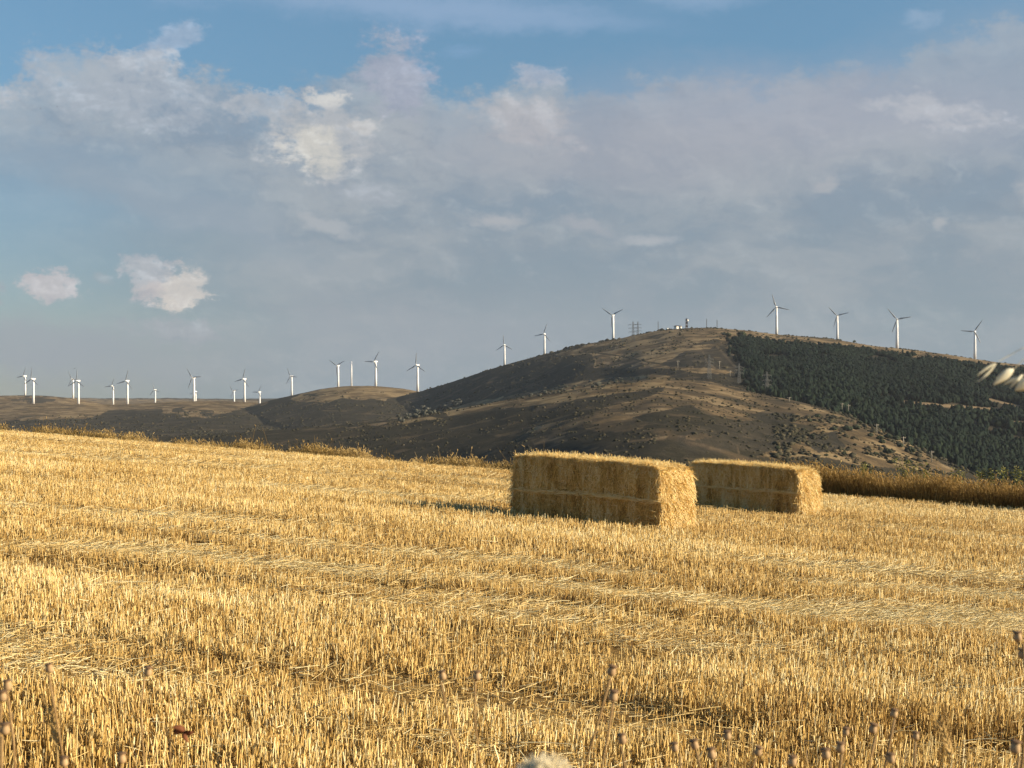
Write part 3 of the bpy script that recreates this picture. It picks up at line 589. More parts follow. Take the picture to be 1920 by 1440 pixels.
pb = [proto_bush('tree', M_bush, 30, 1.1, s) for s in (1, 2)]; pg = [proto_bush('oak_tree', M_greyb, 26, 1.0, s) for s in (5, 6)]; ps = [proto_bush('shrub', M_bush, 26, .85, s) for s in (3, 4)]
used = set()
def place(protos, i, u, v, wpx, label, cat, group, sy=0):
    x, y, z = hit(u, v); p = protos[i % len(protos)]
    if p.name in used: o = copy_tree(p)
    else: o = p; used.add(p.name)
    s_ = wpx * y / F / 2; o.location = (x, y + sy, z - .1 * s_); o.scale = (s_, s_, s_ * random.uniform(.8, 1.05)); o.rotation_euler = (0, 0, random.random() * 6.28)
    tag(o, label, cat, group); return o
for i, (u, v, w_, lb) in enumerate(bush_px['tree']): place(pb, i, u, v, w_, lb, 'tree', 'single trees along the brow of the big hill')
for i, (u, v, w_) in enumerate(bush_px['shrub']): place(ps, i, u, v, w_, 'round dark shrub on the tan lower slope in front of the pine wood', 'shrub', 'round dark shrubs on the tan lower slope')
g = np.random.default_rng(9)
for i in range(46):
    tt_ = g.random(); u = 745 + tt_ * 130 + g.normal(0, 3); v = 792 - tt_ * 34 + g.normal(0, 3.5) - 2; place(pg, i, u, v, 9 + 6 * g.random(), 'grey green oak in the grove on the left shoulder of the lower spur', 'tree', 'grey green oaks in the grove')
for i in range(34):
    tt_ = g.random(); u = 955 + tt_ * 210 + g.normal(0, 5); v = 750 - tt_ * 36 + g.normal(0, 2.5) + 1; place(pg, i, u, v, 6 + 4 * g.random(), 'small grey bush in the row along the crest of the lower spur', 'bush', 'grey bushes along the crest of the lower spur')

# ------------------------------------------------------------------ wind turbines
M_white = noisemat('white_paint', (.78, .79, .80), (.84, .84, .83), .3, .35, .5)
M_blade = noisemat('blade_paint', (.36, .38, .40), (.42, .44, .45), .2, .45, .4)  # white blades coloured grey: the rotor's shaded face is put into the colour
HUBH, BL = 45.0, 22.5
YAW = R(-118)     # rotor axis direction: towards the camera and a little to the left
def turbine_proto():
    root = empty('wind_turbine', (0, 0, -900)); tb = MB(); tb.tube([(0, 0, -3), (0, 0, 15), (0, 0, 30), (0, 0, HUBH - 1.2)], [2.4, 2.25, 2.0, 1.75], 16); tb.build('tower', M_white, root)
    na_ = MB(); o = len(na_.v)
    sec = [(-4.6, 1.0, 1.0), (-4.2, 1.4, 1.4), (3.2, 1.5, 1.5), (4.4, 1.2, 1.2)]   # along the axis: half width, half height
    for sx_, hw, hh in sec:
        for q in range(12):
            a_ = q * math.pi / 6; cx_, cz_ = math.cos(a_), math.sin(a_); kx = math.copysign(abs(cx_) ** .5, cx_); kz = math.copysign(abs(cz_) ** .5, cz_); na_.v.append((sx_, kx * hw, HUBH + kz * hh))
    for i in range(3):
        for q in range(12): na_.f.append((o + i * 12 + q, o + i * 12 + (q + 1) % 12, o + (i + 1) * 12 + (q + 1) % 12, o + (i + 1) * 12 + q))
    na_.f.append(tuple(range(12))[::-1]); na_.f.append(tuple(36 + q for q in range(12))); na_.build('nacelle', M_white, root)
    hb = MB(); hb.tube([(4.4, 0, HUBH), (5.0, 0, HUBH), (6.2, 0, HUBH), (6.9, 0, HUBH)], [1.0, 1.25, 1.0, .35], 14); hb.build('hub', M_white, root)
    for k in range(3):
        bl = MB(); secs = [(0.9, .55, .55), (3.0, .7, .5), (5.5, 1.35, .32), (11, 1.0, .22), (17, .7, .14), (BL - .6, .42, .08), (BL, .12, .03)]
        for r_, c_, th in secs:
            for q in range(8):
                a_ = q * math.pi / 4; bl.v.append((math.cos(a_) * th, math.sin(a_) * c_ - (c_ - .55) * .4, r_))
        for i in range(len(secs) - 1):
            for q in range(8): bl.f.append((i * 8 + q, i * 8 + (q + 1) % 8, (i + 1) * 8 + (q + 1) % 8, (i + 1) * 8 + q))
        n8 = (len(secs) - 1) * 8; bl.f.append(tuple(range(8))[::-1]); bl.f.append(tuple(n8 + q for q in range(8)))
        o_ = bl.build('blade', M_blade, root); o_.location = (5.6, 0, HUBH)
    return root
TURB = [ # u, hub v, base v, blade angle (deg, from up, clockwise as seen), label
 (47, 705, 741, 22, 'white wind turbine at the far left end of the ridge'), (62.5, 710.5, 754, 2, 'white wind turbine second from the left, its foot lower down the slope'),
 (137, 711, 745, 92, 'white wind turbine third from the left, paired with a taller one in front'), (147, 714, 757, 3, 'taller front turbine of the close pair under the small flying bird'),
 (212, 723.5, 757, 25, 'short white wind turbine, left of the pair in the dip between the low ridges'), (239, 714, 757, 15, 'tall white wind turbine, right of the pair in the dip between the low ridges'),
 (291, 731, 753, -15, 'tiny distant turbine standing alone on the low brown ridge'), (363.5, 708, 752, -35, 'tall white turbine with a tiny one close behind its foot'),
 (367, 734, 752, 5, 'tiny distant turbine close behind the foot of a tall one'), (439, 733, 753, 80, 'tiny distant turbine just left of a tall one on the low brown ridge'),
 (458.5, 710.5, 752, 16, 'tall turbine at the right end of the low brown ridge between two tiny ones'), (487, 735, 755, 150, 'tiny distant turbine at the foot of the rounded mound'),
 (547, 705.5, 741, -25, 'white wind turbine on the left slope of the rounded mound'), (634, 685.5, 724.5, -58, 'turbine on top of the rounded mound left of the bladeless tower'),
 (704.5, 678, 722.5, 32, 'turbine on top of the rounded mound right of the bladeless tower'), (783, 684.5, 731, 2, 'turbine in the saddle between the rounded mound and the big hill'),
 (946, 647, 684, -3, 'lowest turbine on the left slope of the big hill'), (1021, 626, 664.5, 18, 'second turbine up the left slope of the big hill'),
 (1149.5, 591, 638, -56, 'turbine beside the twin lattice pylons on the big hill'), (1456, 576, 627, -17, 'tallest turbine on the hilltop, first to the right of the summit'),
 (1570, 592, 637, -44, 'second turbine right of the summit, above the pine wood'), (1682, 599, 652, -40, 'third turbine right of the summit, above the pine wood'),
 (1828, 621.5, 671, 34, 'rightmost turbine on the big hill, above the blurred oat')]
def crest_at(u):
    best = None
    for r in (RA, RB, RC, RD):
        vv = float(np.interp(u, r['u'], r['v'])); yc = float(yD(u)) if r['y'] is None else r['y']
        if best is None or vv < best[0]: best = (vv, yc)
    return best
tp = turbine_proto()
for i, (u, hv, bv, ang, lb) in enumerate(TURB):
    o = tp if i == 0 else copy_tree(tp); small = (bv - hv) < 25
    cv, yc = crest_at(u)
    if i in (1, 3): yc = 3150
    y = yc + (900 if small else 6); zh = (720 - hv) / F * y
    if small: s_ = .95
    else: s_ = (bv - hv) * y / F / HUBH
    o.location = (uX(u) * y, y, zh - HUBH * s_); o.scale = (s_,) * 3; o.rotation_euler = (0, 0, YAW + R(random.uniform(-6, 6)) + R(8 if i > 15 else 0)); tag(o, lb, 'wind turbine', 'white wind turbines along the ridges')
    k = 0
    for ch in o.children:
        if ch.name.startswith('blade'):
            ch.rotation_euler = (R(-ang + 120 * k), 0, 0); k += 1
# bladeless tower
y = 2906.; zt = (720 - 678) / F * y; zb = (720 - 723) / F * y; tb = MB(); tb.tube([(0, 0, -3), (0, 0, (zt - zb) * .5), (0, 0, zt - zb)], [1.7, 1.45, 1.15], 12)
o = tb.build('tower', M_white); o.location = (uX(659) * y, y, zb); tag(o, 'slim white tower without blades on top of the rounded mound', 'tower')

# ------------------------------------------------------------------ masts, pylons, poles, huts on the hill
M_steel = noisemat('galvanised_steel', (.05, .055, .06), (.08, .085, .09), .5, .5, .4)
M_steel2 = noisemat('pale_steel', (.13, .13, .12), (.18, .18, .165), .5, .5, .4)
M_conc = noisemat('pole_concrete', (.26, .235, .19), (.34, .31, .25), .6, .8)
M_red = noisemat('red_paint', (.10, .035, .035), (.14, .05, .045), .6, .5)
M_roof = noisemat('dark_roof', (.07, .055, .045), (.11, .09, .07), 1.2, .8); M_wall = noisemat('white_render', (.80, .76, .68), (.86, .83, .76), .6, .8); M_door = noisemat('hut_door', (.10, .11, .12), (.14, .15, .16), 1, .6)
def lattice(mb, h, w0, w1, n, r):
    for k in range(n):
        z0, z1 = h * k / n, h * (k + 1) / n; a0 = w0 + (w1 - w0) * k / n; a1 = w0 + (w1 - w0) * (k + 1) / n; c0 = [(a0 / 2 * i, a0 / 2 * j, z0) for i, j in ((1, 1), (-1, 1), (-1, -1), (1, -1))]; c1 = [(a1 / 2 * i, a1 / 2 * j, z1) for i, j in ((1, 1), (-1, 1), (-1, -1), (1, -1))]
        for q in range(4):
            mb.tube([c0[q], c1[q]], [r, r], 4); mb.tube([c0[q], c1[(q + 1) % 4]], [r * .6] * 2, 4); mb.tube([c0[(q + 1) % 4], c1[q]], [r * .6] * 2, 4); mb.tube([c1[q], c1[(q + 1) % 4]], [r * .6] * 2, 4)
def pylon(u, vt, vb, arms, armw, label, mat, y=None, rz=0):
    x, yy, z = hit(u, vb) if y is None else (float(uX(u) * y), y, float((720 - vb) / F * y)); h = (vb - vt) / F * yy
    root = empty('pylon', (x, yy, z), label, 'pylon', 'lattice power pylons on the hill', rz); b_ = MB(); lattice(b_, h, h * .15, h * .04, 9, .16); b_.build('mast', mat, root, False)
    for a in arms:
        c_ = MB(); za = h * a; L_ = armw * yy / F / 2 * (1 if a < .9 else .9)
        for sy_ in (-.5, .5): c_.tube([(-L_, 0, za), (0, sy_, za)], [.13, .16], 4); c_.tube([(0, sy_, za), (L_, 0, za)], [.16, .13], 4)
        c_.tube([(-L_, 0, za), (0, 0, za + h * .05)], [.12, .12], 4); c_.tube([(L_, 0, za), (0, 0, za + h * .05)], [.12, .12], 4)
        for sx_ in (-1, -.6, .6, 1): c_.tube([(sx_ * L_ * .98, 0, za - .05), (sx_ * L_ * .98, 0, za - 1.7)], [.12, .12], 5)
        c_.build('cross_arm', mat, root, False)
pylon(1187, 603, 640, (.84, .66, .47), 18, 'dark lattice pylon on the skyline right of a turbine, left of its twin', M_steel)
yk = float(yD(1196)) + 40; pylon(1196, 603, 632, (.82, .6, .4), 14, 'dark lattice pylon just behind the left one of the twin pair', M_steel, yk)
pylon(1330, 666, 711, (.82, .70, .58), 17, 'faint grey lattice pylon on the dark slope left of the wood', M_steel2, rz=.3)
pylon(1386, 682, 719, (.82, .68, .52), 18, 'faint grey lattice pylon right beside the left edge of the wood', M_steel2, rz=.3)
pylon(1438, 697, 740, (.84, .62, .42), 19, 'grey lattice pylon with three pairs of arms in front of the wood', M_steel2, rz=.3)
def mast(u, vt, vb, label):
    y = float(yD(u)) + 4; z = (720 - vb) / F * y; h = (vb - vt) / F * y; b_ = MB(); lattice(b_, h, .9, .7, 12, .13); b_.tube([(0, 0, h), (0, 0, h + 1.5)], [.1, .06], 5)
    b_.quadbox((0, 0, -.5), (2, 2, 1.6)); o = b_.build('mast', M_steel, None, False); o.location = (uX(u) * y, y, z); tag(o, label, 'mast', 'thin radio masts on the summit')
mast(1234, 603, 620, 'thin dark mast on the summit left of the white hut'); mast(1325, 598, 615, 'thin dark mast on the summit, first one right of the banded tower'); mast(1344.5, 600, 616, 'thin dark mast on the summit, right of all the masts')
def pole(u, vt, vb, label, arm=True):
    x, y, z = hit(u, vb); h = (vb - vt) / F * y; root = empty('power_pole', (x, y, z), label, 'power pole', 'pale power poles down the spur', .4); b_ = MB(); b_.tube([(0, 0, -.5), (0, 0, h)], [.42, .26], 8); b_.build('shaft', M_conc, root)
    if arm:
        c_ = MB(); c_.tube([(-2.2, 0, h * .88), (2.2, 0, h * .88)], [.16, .16], 6)
        for sx_ in (-2, 0.3, 2): c_.tube([(sx_, 0, h * .88), (sx_, 0, h * .88 + .8)], [.12, .1], 6)
        c_.build('cross_arm', M_conc, root)
pole(1564, 755, 765, 'short pale pole at the wood edge, left of a close pair'); pole(1579, 756, 774, 'tall pale power pole, left of the close pair by the wood edge'); pole(1591, 758, 780, 'tall pale power pole, right of the close pair by the wood edge')
pole(1644, 795, 814, 'pale power pole among the shrubs halfway down the spur'); pole(1694, 819, 839, 'pale power pole at the right rim of the tan slope'); pole(1747, 845, 867, 'lowest pale power pole, just above the standing cereal')
pole(1349, 677, 692, 'small pale pole on the dark slope between two grey pylons'); pole(1369, 695, 706, 'smallest pale pole, left of the pylon at the wood edge'); pole(1271, 676, 690, 'lone pale pole on the dark slope below the summit hut'); pole(1480, 745, 753, 'short pale pole on the spur rim just right of the three armed pylon')
# white hut, small dome, banded tower
y = float(yD(1271)) + 2; z = (720 - 617.5) / F * y
root = empty('hut', (float(uX(1271)) * y, y, z), 'white hut with a dark low roof on the summit', 'hut', rz=.75); b_ = MB(); b_.quadbox((0, 0, 1.9), (13, 6, 6.2)); b_.build('wall', M_wall, root, False)
r_ = MB(); r_.v = [(-7, -3.6, 4.9), (7, -3.6, 4.9), (7, 3.6, 4.9), (-7, 3.6, 4.9), (-7, 0, 6.3), (7, 0, 6.3), (-7, -3.6, 5.2), (7, -3.6, 5.2), (7, 3.6, 5.2), (-7, 3.6, 5.2)]
r_.v[4] = (-7, 0, 6.5); r_.v[5] = (7, 0, 6.5); r_.f = [(3, 2, 1, 0), (0, 1, 7, 6), (2, 3, 9, 8), (6, 7, 5, 4), (8, 9, 4, 5), (0, 6, 4, 9, 3), (1, 2, 8, 5, 7)]; r_.build('roof', M_roof, root, False)
d_ = MB(); d_.quadbox((3.5, -3.02, 1.6), (1.4, .12, 2.6)); d_.build('door', M_door, root, False)
for xx in (-4, -1): q_ = MB(); q_.quadbox((xx, -3.02, 2.8), (1.1, .12, 1)); q_.build('window', M_door, root, False)
y = float(yD(1251)) + 2; z = (720 - 619.5) / F * y; b_ = MB(); b_.tube([(0, 0, -1), (0, 0, 2.8), (0, 0, 3.6), (0, 0, 4.0)], [2.7, 2.7, 2.0, .6], 18); o = b_.build('water_tank', M_wall); o.location = (float(uX(1251)) * y, y, z); tag(o, 'small round white tank on the summit left of the hut', 'tank')
y = float(yD(1287.5)) + 4; z = (720 - 616.5) / F * y; h = 19 / F * y; root = empty('tower', (float(uX(1287.5)) * y, y, z), 'short tower in dark red and white bands on the summit right of the hut', 'tower')
for k in range(6):
    b_ = MB(); z0 = h * k / 6; b_.quadbox((0, 0, z0 + h / 12), (3.4 - .12 * k, 3.4 - .12 * k, h / 6 - .25)); b_.build('band', M_red if k % 2 else M_wall, root, False)
b_ = MB(); lattice(b_, h, 3.6, 3.0, 6, .14); b_.tube([(0, 0, 0), (0, 0, h + 2)], [.3, .15], 6); b_.build('frame', M_steel, root, False)
b_ = MB(); b_.tube([(1.2, -1.9, h * .82), (1.3, -2.5, h * .82)], [1.5, 1.7], 14); b_.build('dish', M_wall, root)

# ------------------------------------------------------------------ vegetation along the field edge
def reeds(x, y, hgt, rad, tone, lean=.14, ears=.5):
    n = len(x); base = np.stack([x, y, field_z(x, y) - .02], 1); d = np.stack([RNG.normal(-.04, lean, n), RNG.normal(0, lean, n), np.ones(n)], 1)
    bd = np.stack([RNG.normal(-.05, .14, n) * hgt, RNG.normal(0, .1, n) * hgt, -.05 * hgt], 1); out = [tubes(base, d, hgt, rad, tone, 3, bd, taper=.5)]
    k = RNG.random(n) < ears; dn = d / np.linalg.norm(d, axis=1)[:, None]; tip = (base + dn * hgt[:, None] + bd)[k]; m_ = k.sum()
    d2 = dn[k] + np.stack([RNG.normal(-.15, .5, m_), RNG.normal(0, .4, m_), RNG.normal(-.3, .3, m_)], 1); out.append(tubes(tip, d2, .05 + .07 * RNG.random(m_), rad[k] * 2.4, np.clip(tone[k] + .18, 0, 1), 2, taper=.3, ns=4)); return out
# right: standing cereal strip
n = 26000; x = 6.5 + 19 * RNG.random(n); dp = 4.5 * RNG.random(n) ** 1.4; y = edge(x) + .2 + dp + .35 * (fbm(x * 1.5, x * 0, 401, 2) - .5) + .1 * RNG.random(n)
hg = (.76 + .15 * RNG.normal(0, 1, n) + .55 * (fbm(x / 1.2, y / 1.2, 411, 3) - .5)).clip(.3, 1.2) * ss(6.3, 8, x)
v, q, tn = join(reeds(x, y, hg, .004 + .004 * RNG.random(n), np.clip(.42 + .5 * (fbm(x / .8, y, 421, 3) - .5) + RNG.normal(0, .18, n), 0, 1), .12, .6))
tag(npmesh('standing_cereal', v, q, mat=M_crop, attrs={'tone': tn}), 'brown uncut cereal standing along the right edge of the field', 'cereal', kind='stuff')
# left: ragged dry grass along the brow
n = 42000; x = -46 + 53 * RNG.random(n); y = edge(x) + .3 + 3.5 * RNG.random(n) ** 1.3; cl = fbm(x / .7, y / 1.4, 431, 3); cl2 = fbm(x / 4, x * 0, 435, 2); k = RNG.random(n) < ss(.30, .60, cl) * (.65 + .5 * ss(.4, .6, cl2))
x, y, cl, cl2 = x[k], y[k], cl[k], cl2[k]; n = len(x); hg = (.05 + .36 * ss(.35, .8, cl) * RNG.random(n) ** .5 + .25 * (cl2 - .35) + .09 * RNG.normal(0, 1, n)).clip(.06, 1.05); tall = RNG.random(n) < .02; hg[tall] *= 1.9
v, q, tn = join(reeds(x, y, hg, .004 + .004 * RNG.random(n), np.clip(.5 + .9 * (fbm(x / .5, y, 441, 2) - .5) + RNG.normal(0, .2, n), 0, 1), .2, .6))
tag(npmesh('tall_dry_grass', v, q, mat=M_grass, attrs={'tone': tn}), 'ragged tall dry grass along the brow at the left edge of the field', 'grass', kind='stuff')
# leafy weeds rising over the cereal
M_weed = rampmat('weed_leaves', 'tone', [(0, (.09, .10, .03)), (.5, (.20, .20, .06)), (1, (.36, .33, .12))], .8, .2, .2)
def weed(u, vtop, wpx, y, label, n=260):
    y += 3.4; vtop -= 16; n = int(n * 1.6); wpx *= 1.3
    x = float(uX(u)) * y; z0 = float(field_z(x, y)); zt = (720 - vtop) / F * y; h = zt - z0; W_ = wpx / F * y / 2; root = empty('weed_plant', (x, y, z0), label, 'weed', 'green weeds over the standing cereal')
    st = MB(); tips = []
    for k in range(7):
        a = random.random() * 6.28; e = Vector((math.cos(a) * W_ * random.uniform(.3, 1), math.sin(a) * W_ * .6, h * random.uniform(.75, 1))); st.tube([(0, 0, 0), tuple(e * .5 + Vector((0, 0, h * .08))), tuple(e)], [.006, .004, .002], 5); tips.append(e)
    st.build('stem', M_weed, root); c_ = np.array([tuple(tips[i % 7] * (random.uniform(.45, 1.02))) for i in range(n)]) + RNG.normal(0, .045, (n, 3))
    d = RNG.normal(0, 1, (n, 3)); d[:, 2] = np.abs(d[:, 2]) * .6; d /= np.linalg.norm(d, axis=1)[:, None]; s_ = np.cross(d, RNG.normal(0, 1, (n, 3))); s_ /= np.linalg.norm(s_, axis=1)[:, None]; ln = (.05 + .07 * RNG.random(n))[:, None]
    V = np.stack([c_, c_ + d * ln * .5 + s_ * ln * .25, c_ + d * ln, c_ + d * ln * .5 - s_ * ln * .25], 1).reshape(-1, 3); npmesh('leaves', V, np.arange(4 * n).reshape(-1, 4), mat=M_weed, attrs={'tone': np.repeat(RNG.random(n), 4)}, parent=root)
weed(1698, 868, 30, 44.0, 'leafy olive weed over the cereal, left of the others in its row'); weed(1733, 884, 26, 43.6, 'small olive weed over the middle of the cereal strip'); weed(1848, 892, 36, 42.6, 'low green weed over the cereal, left of the tall bright one'); weed(1896, 886, 40, 42.2, 'tallest bright green weed over the cereal at the right edge of view', 340); weed(1625, 884, 20, 44.6, 'thin weed over the left part of the cereal strip'); weed(1795, 896, 30, 43, 'bushy low weed over the right part of the cereal strip')

# ------------------------------------------------------------------ close plants: poppy heads, oat, dry stalks
M_pod = noisemat('poppy_capsule', (.34, .22, .11), (.50, .35, .19), 60, .7); M_podcap = noisemat('poppy_cap', (.12, .07, .035), (.20, .12, .06), 80, .8); M_pstem = noisemat('poppy_stem', (.22, .13, .05), (.38, .25, .11), 30, .8)
def poppy(u, v, y, tilt, label, ssz=1.0, bend=0.0):
    x = float(uX(u)) * y; zt = (720 - v) / F * y; gx = x - tilt * .5; z0 = float(field_z(gx, y + .03)); root = empty('poppy_head', (gx, y + .03, z0), label, 'poppy', 'dried poppy heads in the near foreground')
    hd = Vector((x - gx, -.03, zt - z0)); r = .0052 * ssz; stm = MB(); pts = []
    for k in range(9):
        t_ = k / 8; p = hd * t_; p = p + Vector((tilt * .08 * math.sin(t_ * 3.14) + bend * .03 * math.sin(t_ * 9), .01 * math.sin(t_ * 5), 0)); pts.append(tuple(p))
    stm.tube(pts, [.0021, .002, .0019, .0018, .0017, .0016, .0015, .0015, .0018], 6); stm.build('stem', M_pstem, root)
    dr = (Vector(pts[-1]) - Vector(pts[-2])).normalized(); pr = [(0, .3), (.15, .62), (.45, .95), (.9, 1.05), (1.4, .98), (1.9, .80), (2.25, .72)]; pd = MB(); pd.tube([tuple(hd + dr * a * r) for a, _ in pr], [b_ * r for _, b_ in pr], 12); pod = pd.build('seed_head', M_pod, root)
    cp = MB(); cp.tube([tuple(hd + dr * a * r) for a in (2.25, 2.38, 2.55, 2.62)], [.8 * r, 1.18 * r, 1.1 * r, .3 * r], 12); cp.build('cap', M_podcap, pod)
PP = [(94, 1262, 2.0, -.25, 'dried poppy head on a tall stalk, highest of those at the left edge'), (277, 1268, 2.3, .1, 'brown poppy head on a straight stalk, lower left of the picture'), (15, 1296, 1.8, -.1, 'pale poppy head at the left edge, above two others'), (4, 1316, 1.7, .2, 'poppy head cut by the left edge, just below a paler one'),
      (9, 1378, 1.6, .1, 'lowest pale poppy head at the left edge'), (228, 1432, 1.8, .05, 'poppy head at the bottom edge, below the one on a straight stalk'), (120, 1438, 1.8, .1, 'poppy head touching the bottom edge at the lower left'),
      (831, 1276, 2.0, -.5, 'dark poppy head on a stalk leaning left, left one of the middle pair'), (894, 1276, 2.1, -.1, 'dark poppy head on an upright stalk, right one of the middle pair'), (1144, 1268, 1.9, .55, 'poppy head on a stalk leaning right, upper one of the two stacked in the middle'),
      (1148, 1316, 1.75, .35, 'larger poppy head just below the one leaning right'), (1168, 1396, 1.8, -.45, 'poppy head low in the middle on a stalk leaning left'), (1266, 1410, 1.9, 0, 'pale poppy head near the bottom, left of three in a row'), (1304, 1406, 1.9, -.4, 'pale poppy head near the bottom, middle of three in a row'),
      (1335, 1424, 1.7, -.2, 'wide poppy head near the bottom, right of three in a row'), (1419, 1418, 1.8, .3, 'round poppy head near the bottom between the row of three and the right group'), (1364, 1388, 2.2, -.1, 'small blurred poppy head above the row of three'),
      (1909, 1204, 1.9, -.05, 'highest poppy head, dark, at the right edge'), (1917, 1236, 2.0, .05, 'poppy head cut by the right edge below the highest one'), (1675, 1346, 1.9, .3, 'dark poppy head on a thick stalk, highest of the lower right group'), (1635, 1376, 2.0, .5, 'thin brown poppy head leaning right beside the thick stalk one'),
      (1717, 1388, 2.1, -.1, 'narrow brown poppy head right of the thick stalk one'), (1585, 1380, 2.1, 0, 'greyish poppy head left in the lower right group'), (1549, 1424, 1.7, 0, 'large dark poppy head at the bottom of the lower right group'), (1575, 1412, 1.8, .1, 'dark frilled poppy head next to the large one in the lower right group'),
      (1671, 1432, 1.7, -.15, 'pale poppy head at the bottom edge under the thick stalk one'), (1902, 1414, 1.6, .35, 'leaning poppy head in the lower right corner'), (1485, 1438, 1.7, .1, 'poppy head touching the bottom edge, left of the lower right group')]
for i, (u, v, y, tl, lb) in enumerate(PP): poppy(u, v, y, tl, lb, random.uniform(.9, 1.15), random.uniform(-.4, .4))
M_oat = noisemat('oat_husk', (.88, .85, .68), (.94, .92, .80), 40, .6); M_oat.node_tree.nodes['Principled BSDF'].inputs['Transmission Weight'].default_value = .0
_t = M_oat.node_tree; _tr = _t.nodes.new('ShaderNodeBsdfTranslucent'); _tr.inputs[0].default_value = (1, .97, .80, 1); _mx = _t.nodes.new('ShaderNodeMixShader'); _mx.inputs[0].default_value = .3
_t.links.new(_t.nodes['Principled BSDF'].outputs[0], _mx.inputs[1]); _t.links.new(_tr.outputs[0], _mx.inputs[2]); _t.links.new(_mx.outputs[0], _t.nodes['Material Output'].inputs[0])
def glume(mb, p0, d, ln, wd, curve_, nrm=Vector((.72, -.69, 0))):
    wd *= 1.35
    d = d.normalized(); s_ = d.cross(nrm).normalized(); o = len(mb.v); K = 10
    for k in range(K + 1):
        t_ = k / K; wv = wd * (math.sin(math.pi * min(1, t_ * 1.0) ** .8) ** .9 + .02); c_ = p0 + d * ln * t_ + s_ * curve_ * math.sin(t_ * 3.1)
        for a, nn in ((-1, 0), (-.5, .35), (0, .5), (.5, .35), (1, 0)): mb.v.append(tuple(c_ + s_ * a * wv * .5 + nrm * nn * wv * .5))
        for a, nn in ((.5, -.3), (0, -.45), (-.5, -.3)): mb.v.append(tuple(c_ + s_ * a * wv * .5 + nrm * nn * wv * .5))
    for k in range(K):
        for q in range(8): mb.f.append((o + k * 8 + q, o + k * 8 + (q + 1) % 8, o + (k + 1) * 8 + (q + 1) % 8, o + (k + 1) * 8 + q))
yo = 1.5; sxp = float(uX(1985)) * yo; z0 = float(field_z(sxp, yo)); OR = Vector((sxp, yo, z0)); root = empty('wild_oat', tuple(OR), 'pale blurred wild oat hanging into view at the right edge above the wood', 'wild oat')
def PX(u, v, dy=0): y_ = yo + dy; return Vector((float(uX(u)) * y_, y_, (720 - v) / F * y_)) - OR
st = MB(); tip = PX(1985, 640); st.tube([(0, 0, 0), tuple(tip * .5 + Vector((.02, 0, 0))), tuple(tip)], [.0022, .0018, .0012], 6); st.build('stem', M_oat, root)
bt = MB(); top_ = PX(1965, 655)
for (u, v) in ((1872, 678), (1902, 692), (1921, 702), (1945, 716)): bt.tube([tuple(top_), tuple((top_ + PX(u, v)) / 2 + Vector((0, 0, .008))), tuple(PX(u, v))], [.0007, .0005, .0004], 5)
bt.build('branch', M_oat, root)
for (u, v, u2, v2, wd, cv, second) in ((1869, 681, 1831, 706, 5, 3, (1832, 717, 5, -3)), (1901, 692, 1862, 722, 17, 1, None), (1919, 702, 1893, 728, 8, 1, None), (1912, 708, 1882, 721, 6, 1, None), (1936, 712, 1903, 732, 20, 1, None)):
    gm = MB(); a_ = PX(u, v); b_ = PX(u2, v2); glume(gm, a_, b_ - a_, (b_ - a_).length, wd / F * yo, cv / F * yo)
    if second: b2 = PX(second[0], second[1]); glume(gm, a_, b2 - a_, (b2 - a_).length, second[2] / F * yo, second[3] / F * yo)
    gm.build('spikelet', M_oat, root)
# blurred pale flower head at the bottom edge
yb = .8; xb = float(uX(1022)) * yb; zb = (720 - 1440) / F * yb; z0 = float(field_z(xb, yb)); root = empty('dry_flower', (xb, yb, z0), 'pale fluffy blurred flower head at the bottom edge', 'flower')
h = zb - z0; st = MB(); st.tube([(0, 0, 0), (.004, 0, h * .5), (0, 0, h - .012)], [.002, .0018, .0016], 6); st.build('stem', M_pstem, root)
n = 1200; d = RNG.normal(0, 1, (n, 3)); d[:, 2] = np.abs(d[:, 2]) * .7; d /= np.linalg.norm(d, axis=1)[:, None]
M_fluff = rampmat('flower_fluff', 'tone', [(0, (.84, .76, .56)), (1, (.97, .92, .76))], .8, .1, .5)
v, q, tn = tubes(np.tile([0, 0, h - .012], (n, 1)) + d * .002, d * [1.6, 1.6, 1], .011 + .008 * RNG.random(n), np.full(n, .0012), RNG.random(n), 1); npmesh('petals', v, q, mat=M_fluff, attrs={'tone': tn}, parent=root)
# dry ears and a red-brown dead leaf
def ear(u, v, u2, v2, y, label, mat=M_pstem):
    o_ = Vector((float(uX(u2)) * y, y, float(field_z(float(uX(u2)) * y, y)))); root = empty('grass_ear', tuple(o_), label, 'grass'); a = Vector((float(uX(u)) * y, y, (720 - v) / F * y)) - o_; b_ = Vector((float(uX(u2)) * y, y, (720 - v2) / F * y)) - o_
    st = MB(); st.tube([(0, 0, 0), tuple(b_)], [.002, .0012], 6); st.build('stem', mat, root); e = MB(); K = 14
    for k in range(K):
        p = b_ + (a - b_) * (k / K); sgn = 1 if k % 2 else -1; dd = (a - b_).normalized() + Vector((sgn * .45, random.uniform(-.3, .3), 0)); glume(e, p, dd, .013, .004, 0); e.tube([tuple(p + dd.normalized() * .011), tuple(p + dd.normalized() * .03 + (a - b_).normalized() * .01)], [.0004, .0002], 4)
    e.build('ear', mat, root)
M_ear = noisemat('dry_ear', (.42, .27, .09), (.58, .40, .16), 40, .8)
ear(1762, 1352, 1786, 1422, 2.0, 'golden brown grass ear leaning left at the lower right', M_ear); ear(97, 1330, 108, 1400, 2.0, 'brown dry ear under the highest poppy head on the left', M_ear)
o_ = Vector((float(uX(330)) * 2.1, 2.1, float(field_z(float(uX(330)) * 2.1, 2.1)))); root = empty('dead_leaf_stalk', tuple(o_), 'curled red brown dead leaves on a dark bent stalk at the lower left', 'dead plant')
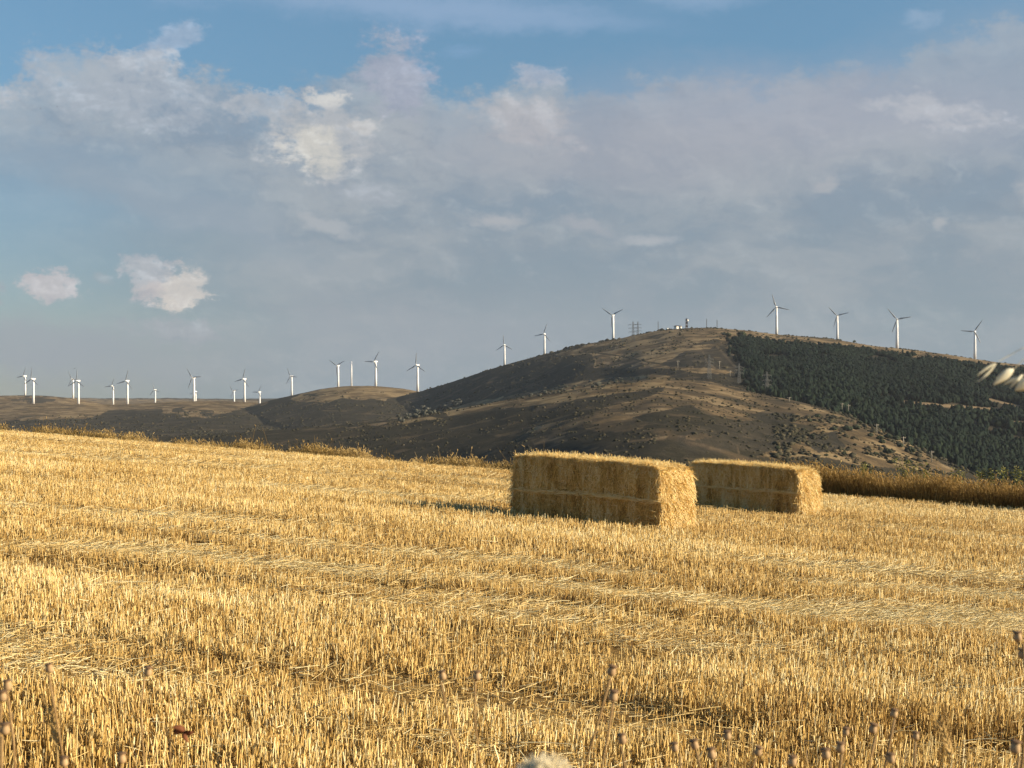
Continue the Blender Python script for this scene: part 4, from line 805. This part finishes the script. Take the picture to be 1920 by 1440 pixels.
M_dead = noisemat('dead_leaf', (.10, .03, .012), (.22, .08, .03), 50, .8); p1 = Vector((float(uX(318)) * 2.1, 2.1, (720 - 1385) / F * 2.1)) - o_; p2 = Vector((float(uX(345)) * 2.1, 2.1, (720 - 1372) / F * 2.1)) - o_
st = MB(); st.tube([(0, 0, 0), tuple(p1), tuple((p1 + p2) / 2 + Vector((0, 0, .005))), tuple(p2)], [.002, .0014, .001, .0008], 6); st.build('stem', M_pstem, root); lf = MB()
for k in range(9): dd = Vector((random.uniform(-1, 1), random.uniform(-.4, .4), random.uniform(-.8, .8))); glume(lf, p2, dd, random.uniform(.01, .02), .006, .002)
lf.build('leaf', M_dead, root)
# birds
M_bird = noisemat('bird_feathers', (.03, .028, .03), (.06, .055, .05), 5, .8)
def bird(u, v, y, span, roll, label):
    b_ = MB(); b_.tube([(-.0, -.28, 0), (0, -.15, 0), (0, .1, 0), (0, .3, 0), (0, .5, .01)], [.02, .09, .11, .05, .03], 8)
    o = len(b_.v)
    for s_ in (-1, 1):
        o = len(b_.v); b_.v += [(0, -.12, .03), (s_ * span * .25, -.2, .12), (s_ * span * .5, -.02, .05), (s_ * span * .25, .1, .1), (0, .14, .03)]; b_.f.append((o, o + 1, o + 2, o + 3, o + 4)); b_.f.append((o + 4, o + 3, o + 2, o + 1, o))
        b_.v += [(p[0], p[1], p[2] - .02) for p in b_.v[o:o + 5]]; b_.f.pop(); b_.f.append((o + 9, o + 8, o + 7, o + 6, o + 5)); b_.f += [(o + i, o + 5 + i, o + 5 + (i + 1) % 5, o + (i + 1) % 5) for i in range(5)]
    ob = b_.build('bird', M_bird, None, False); ob.location = (float(uX(u)) * y, y, (720 - v) / F * y); ob.rotation_euler = (.2, roll, .5); tag(ob, label, 'bird')
bird(140, 691, 700, 1.9, -.5, 'bird flying just above the close pair of turbines at the left'); bird(107, 200, 500, .9, .2, 'right one of two tiny dark birds high in the sky at the left'); bird(76, 203, 520, .7, -.2, 'left one of two tiny dark birds high in the sky at the left')

# ------------------------------------------------------------------ haze
hz = MB(); hz.quadbox((0, 3450, 90), (14000, 7900, 460))
ma = bpy.data.materials.new('haze_air'); ma.use_nodes = True; t = ma.node_tree; t.nodes.remove(t.nodes['Principled BSDF'])
pv = t.nodes.new('ShaderNodeVolumePrincipled'); pv.inputs['Density'].default_value = 2.4e-5; pv.inputs['Color'].default_value = (.80, .88, 1, 1); t.links.new(pv.outputs[0], t.nodes['Material Output'].inputs['Volume'])
o = hz.build('haze', ma, None, False); tag(o, 'thin pale haze in the air over the valley and hills', 'haze', kind='stuff')
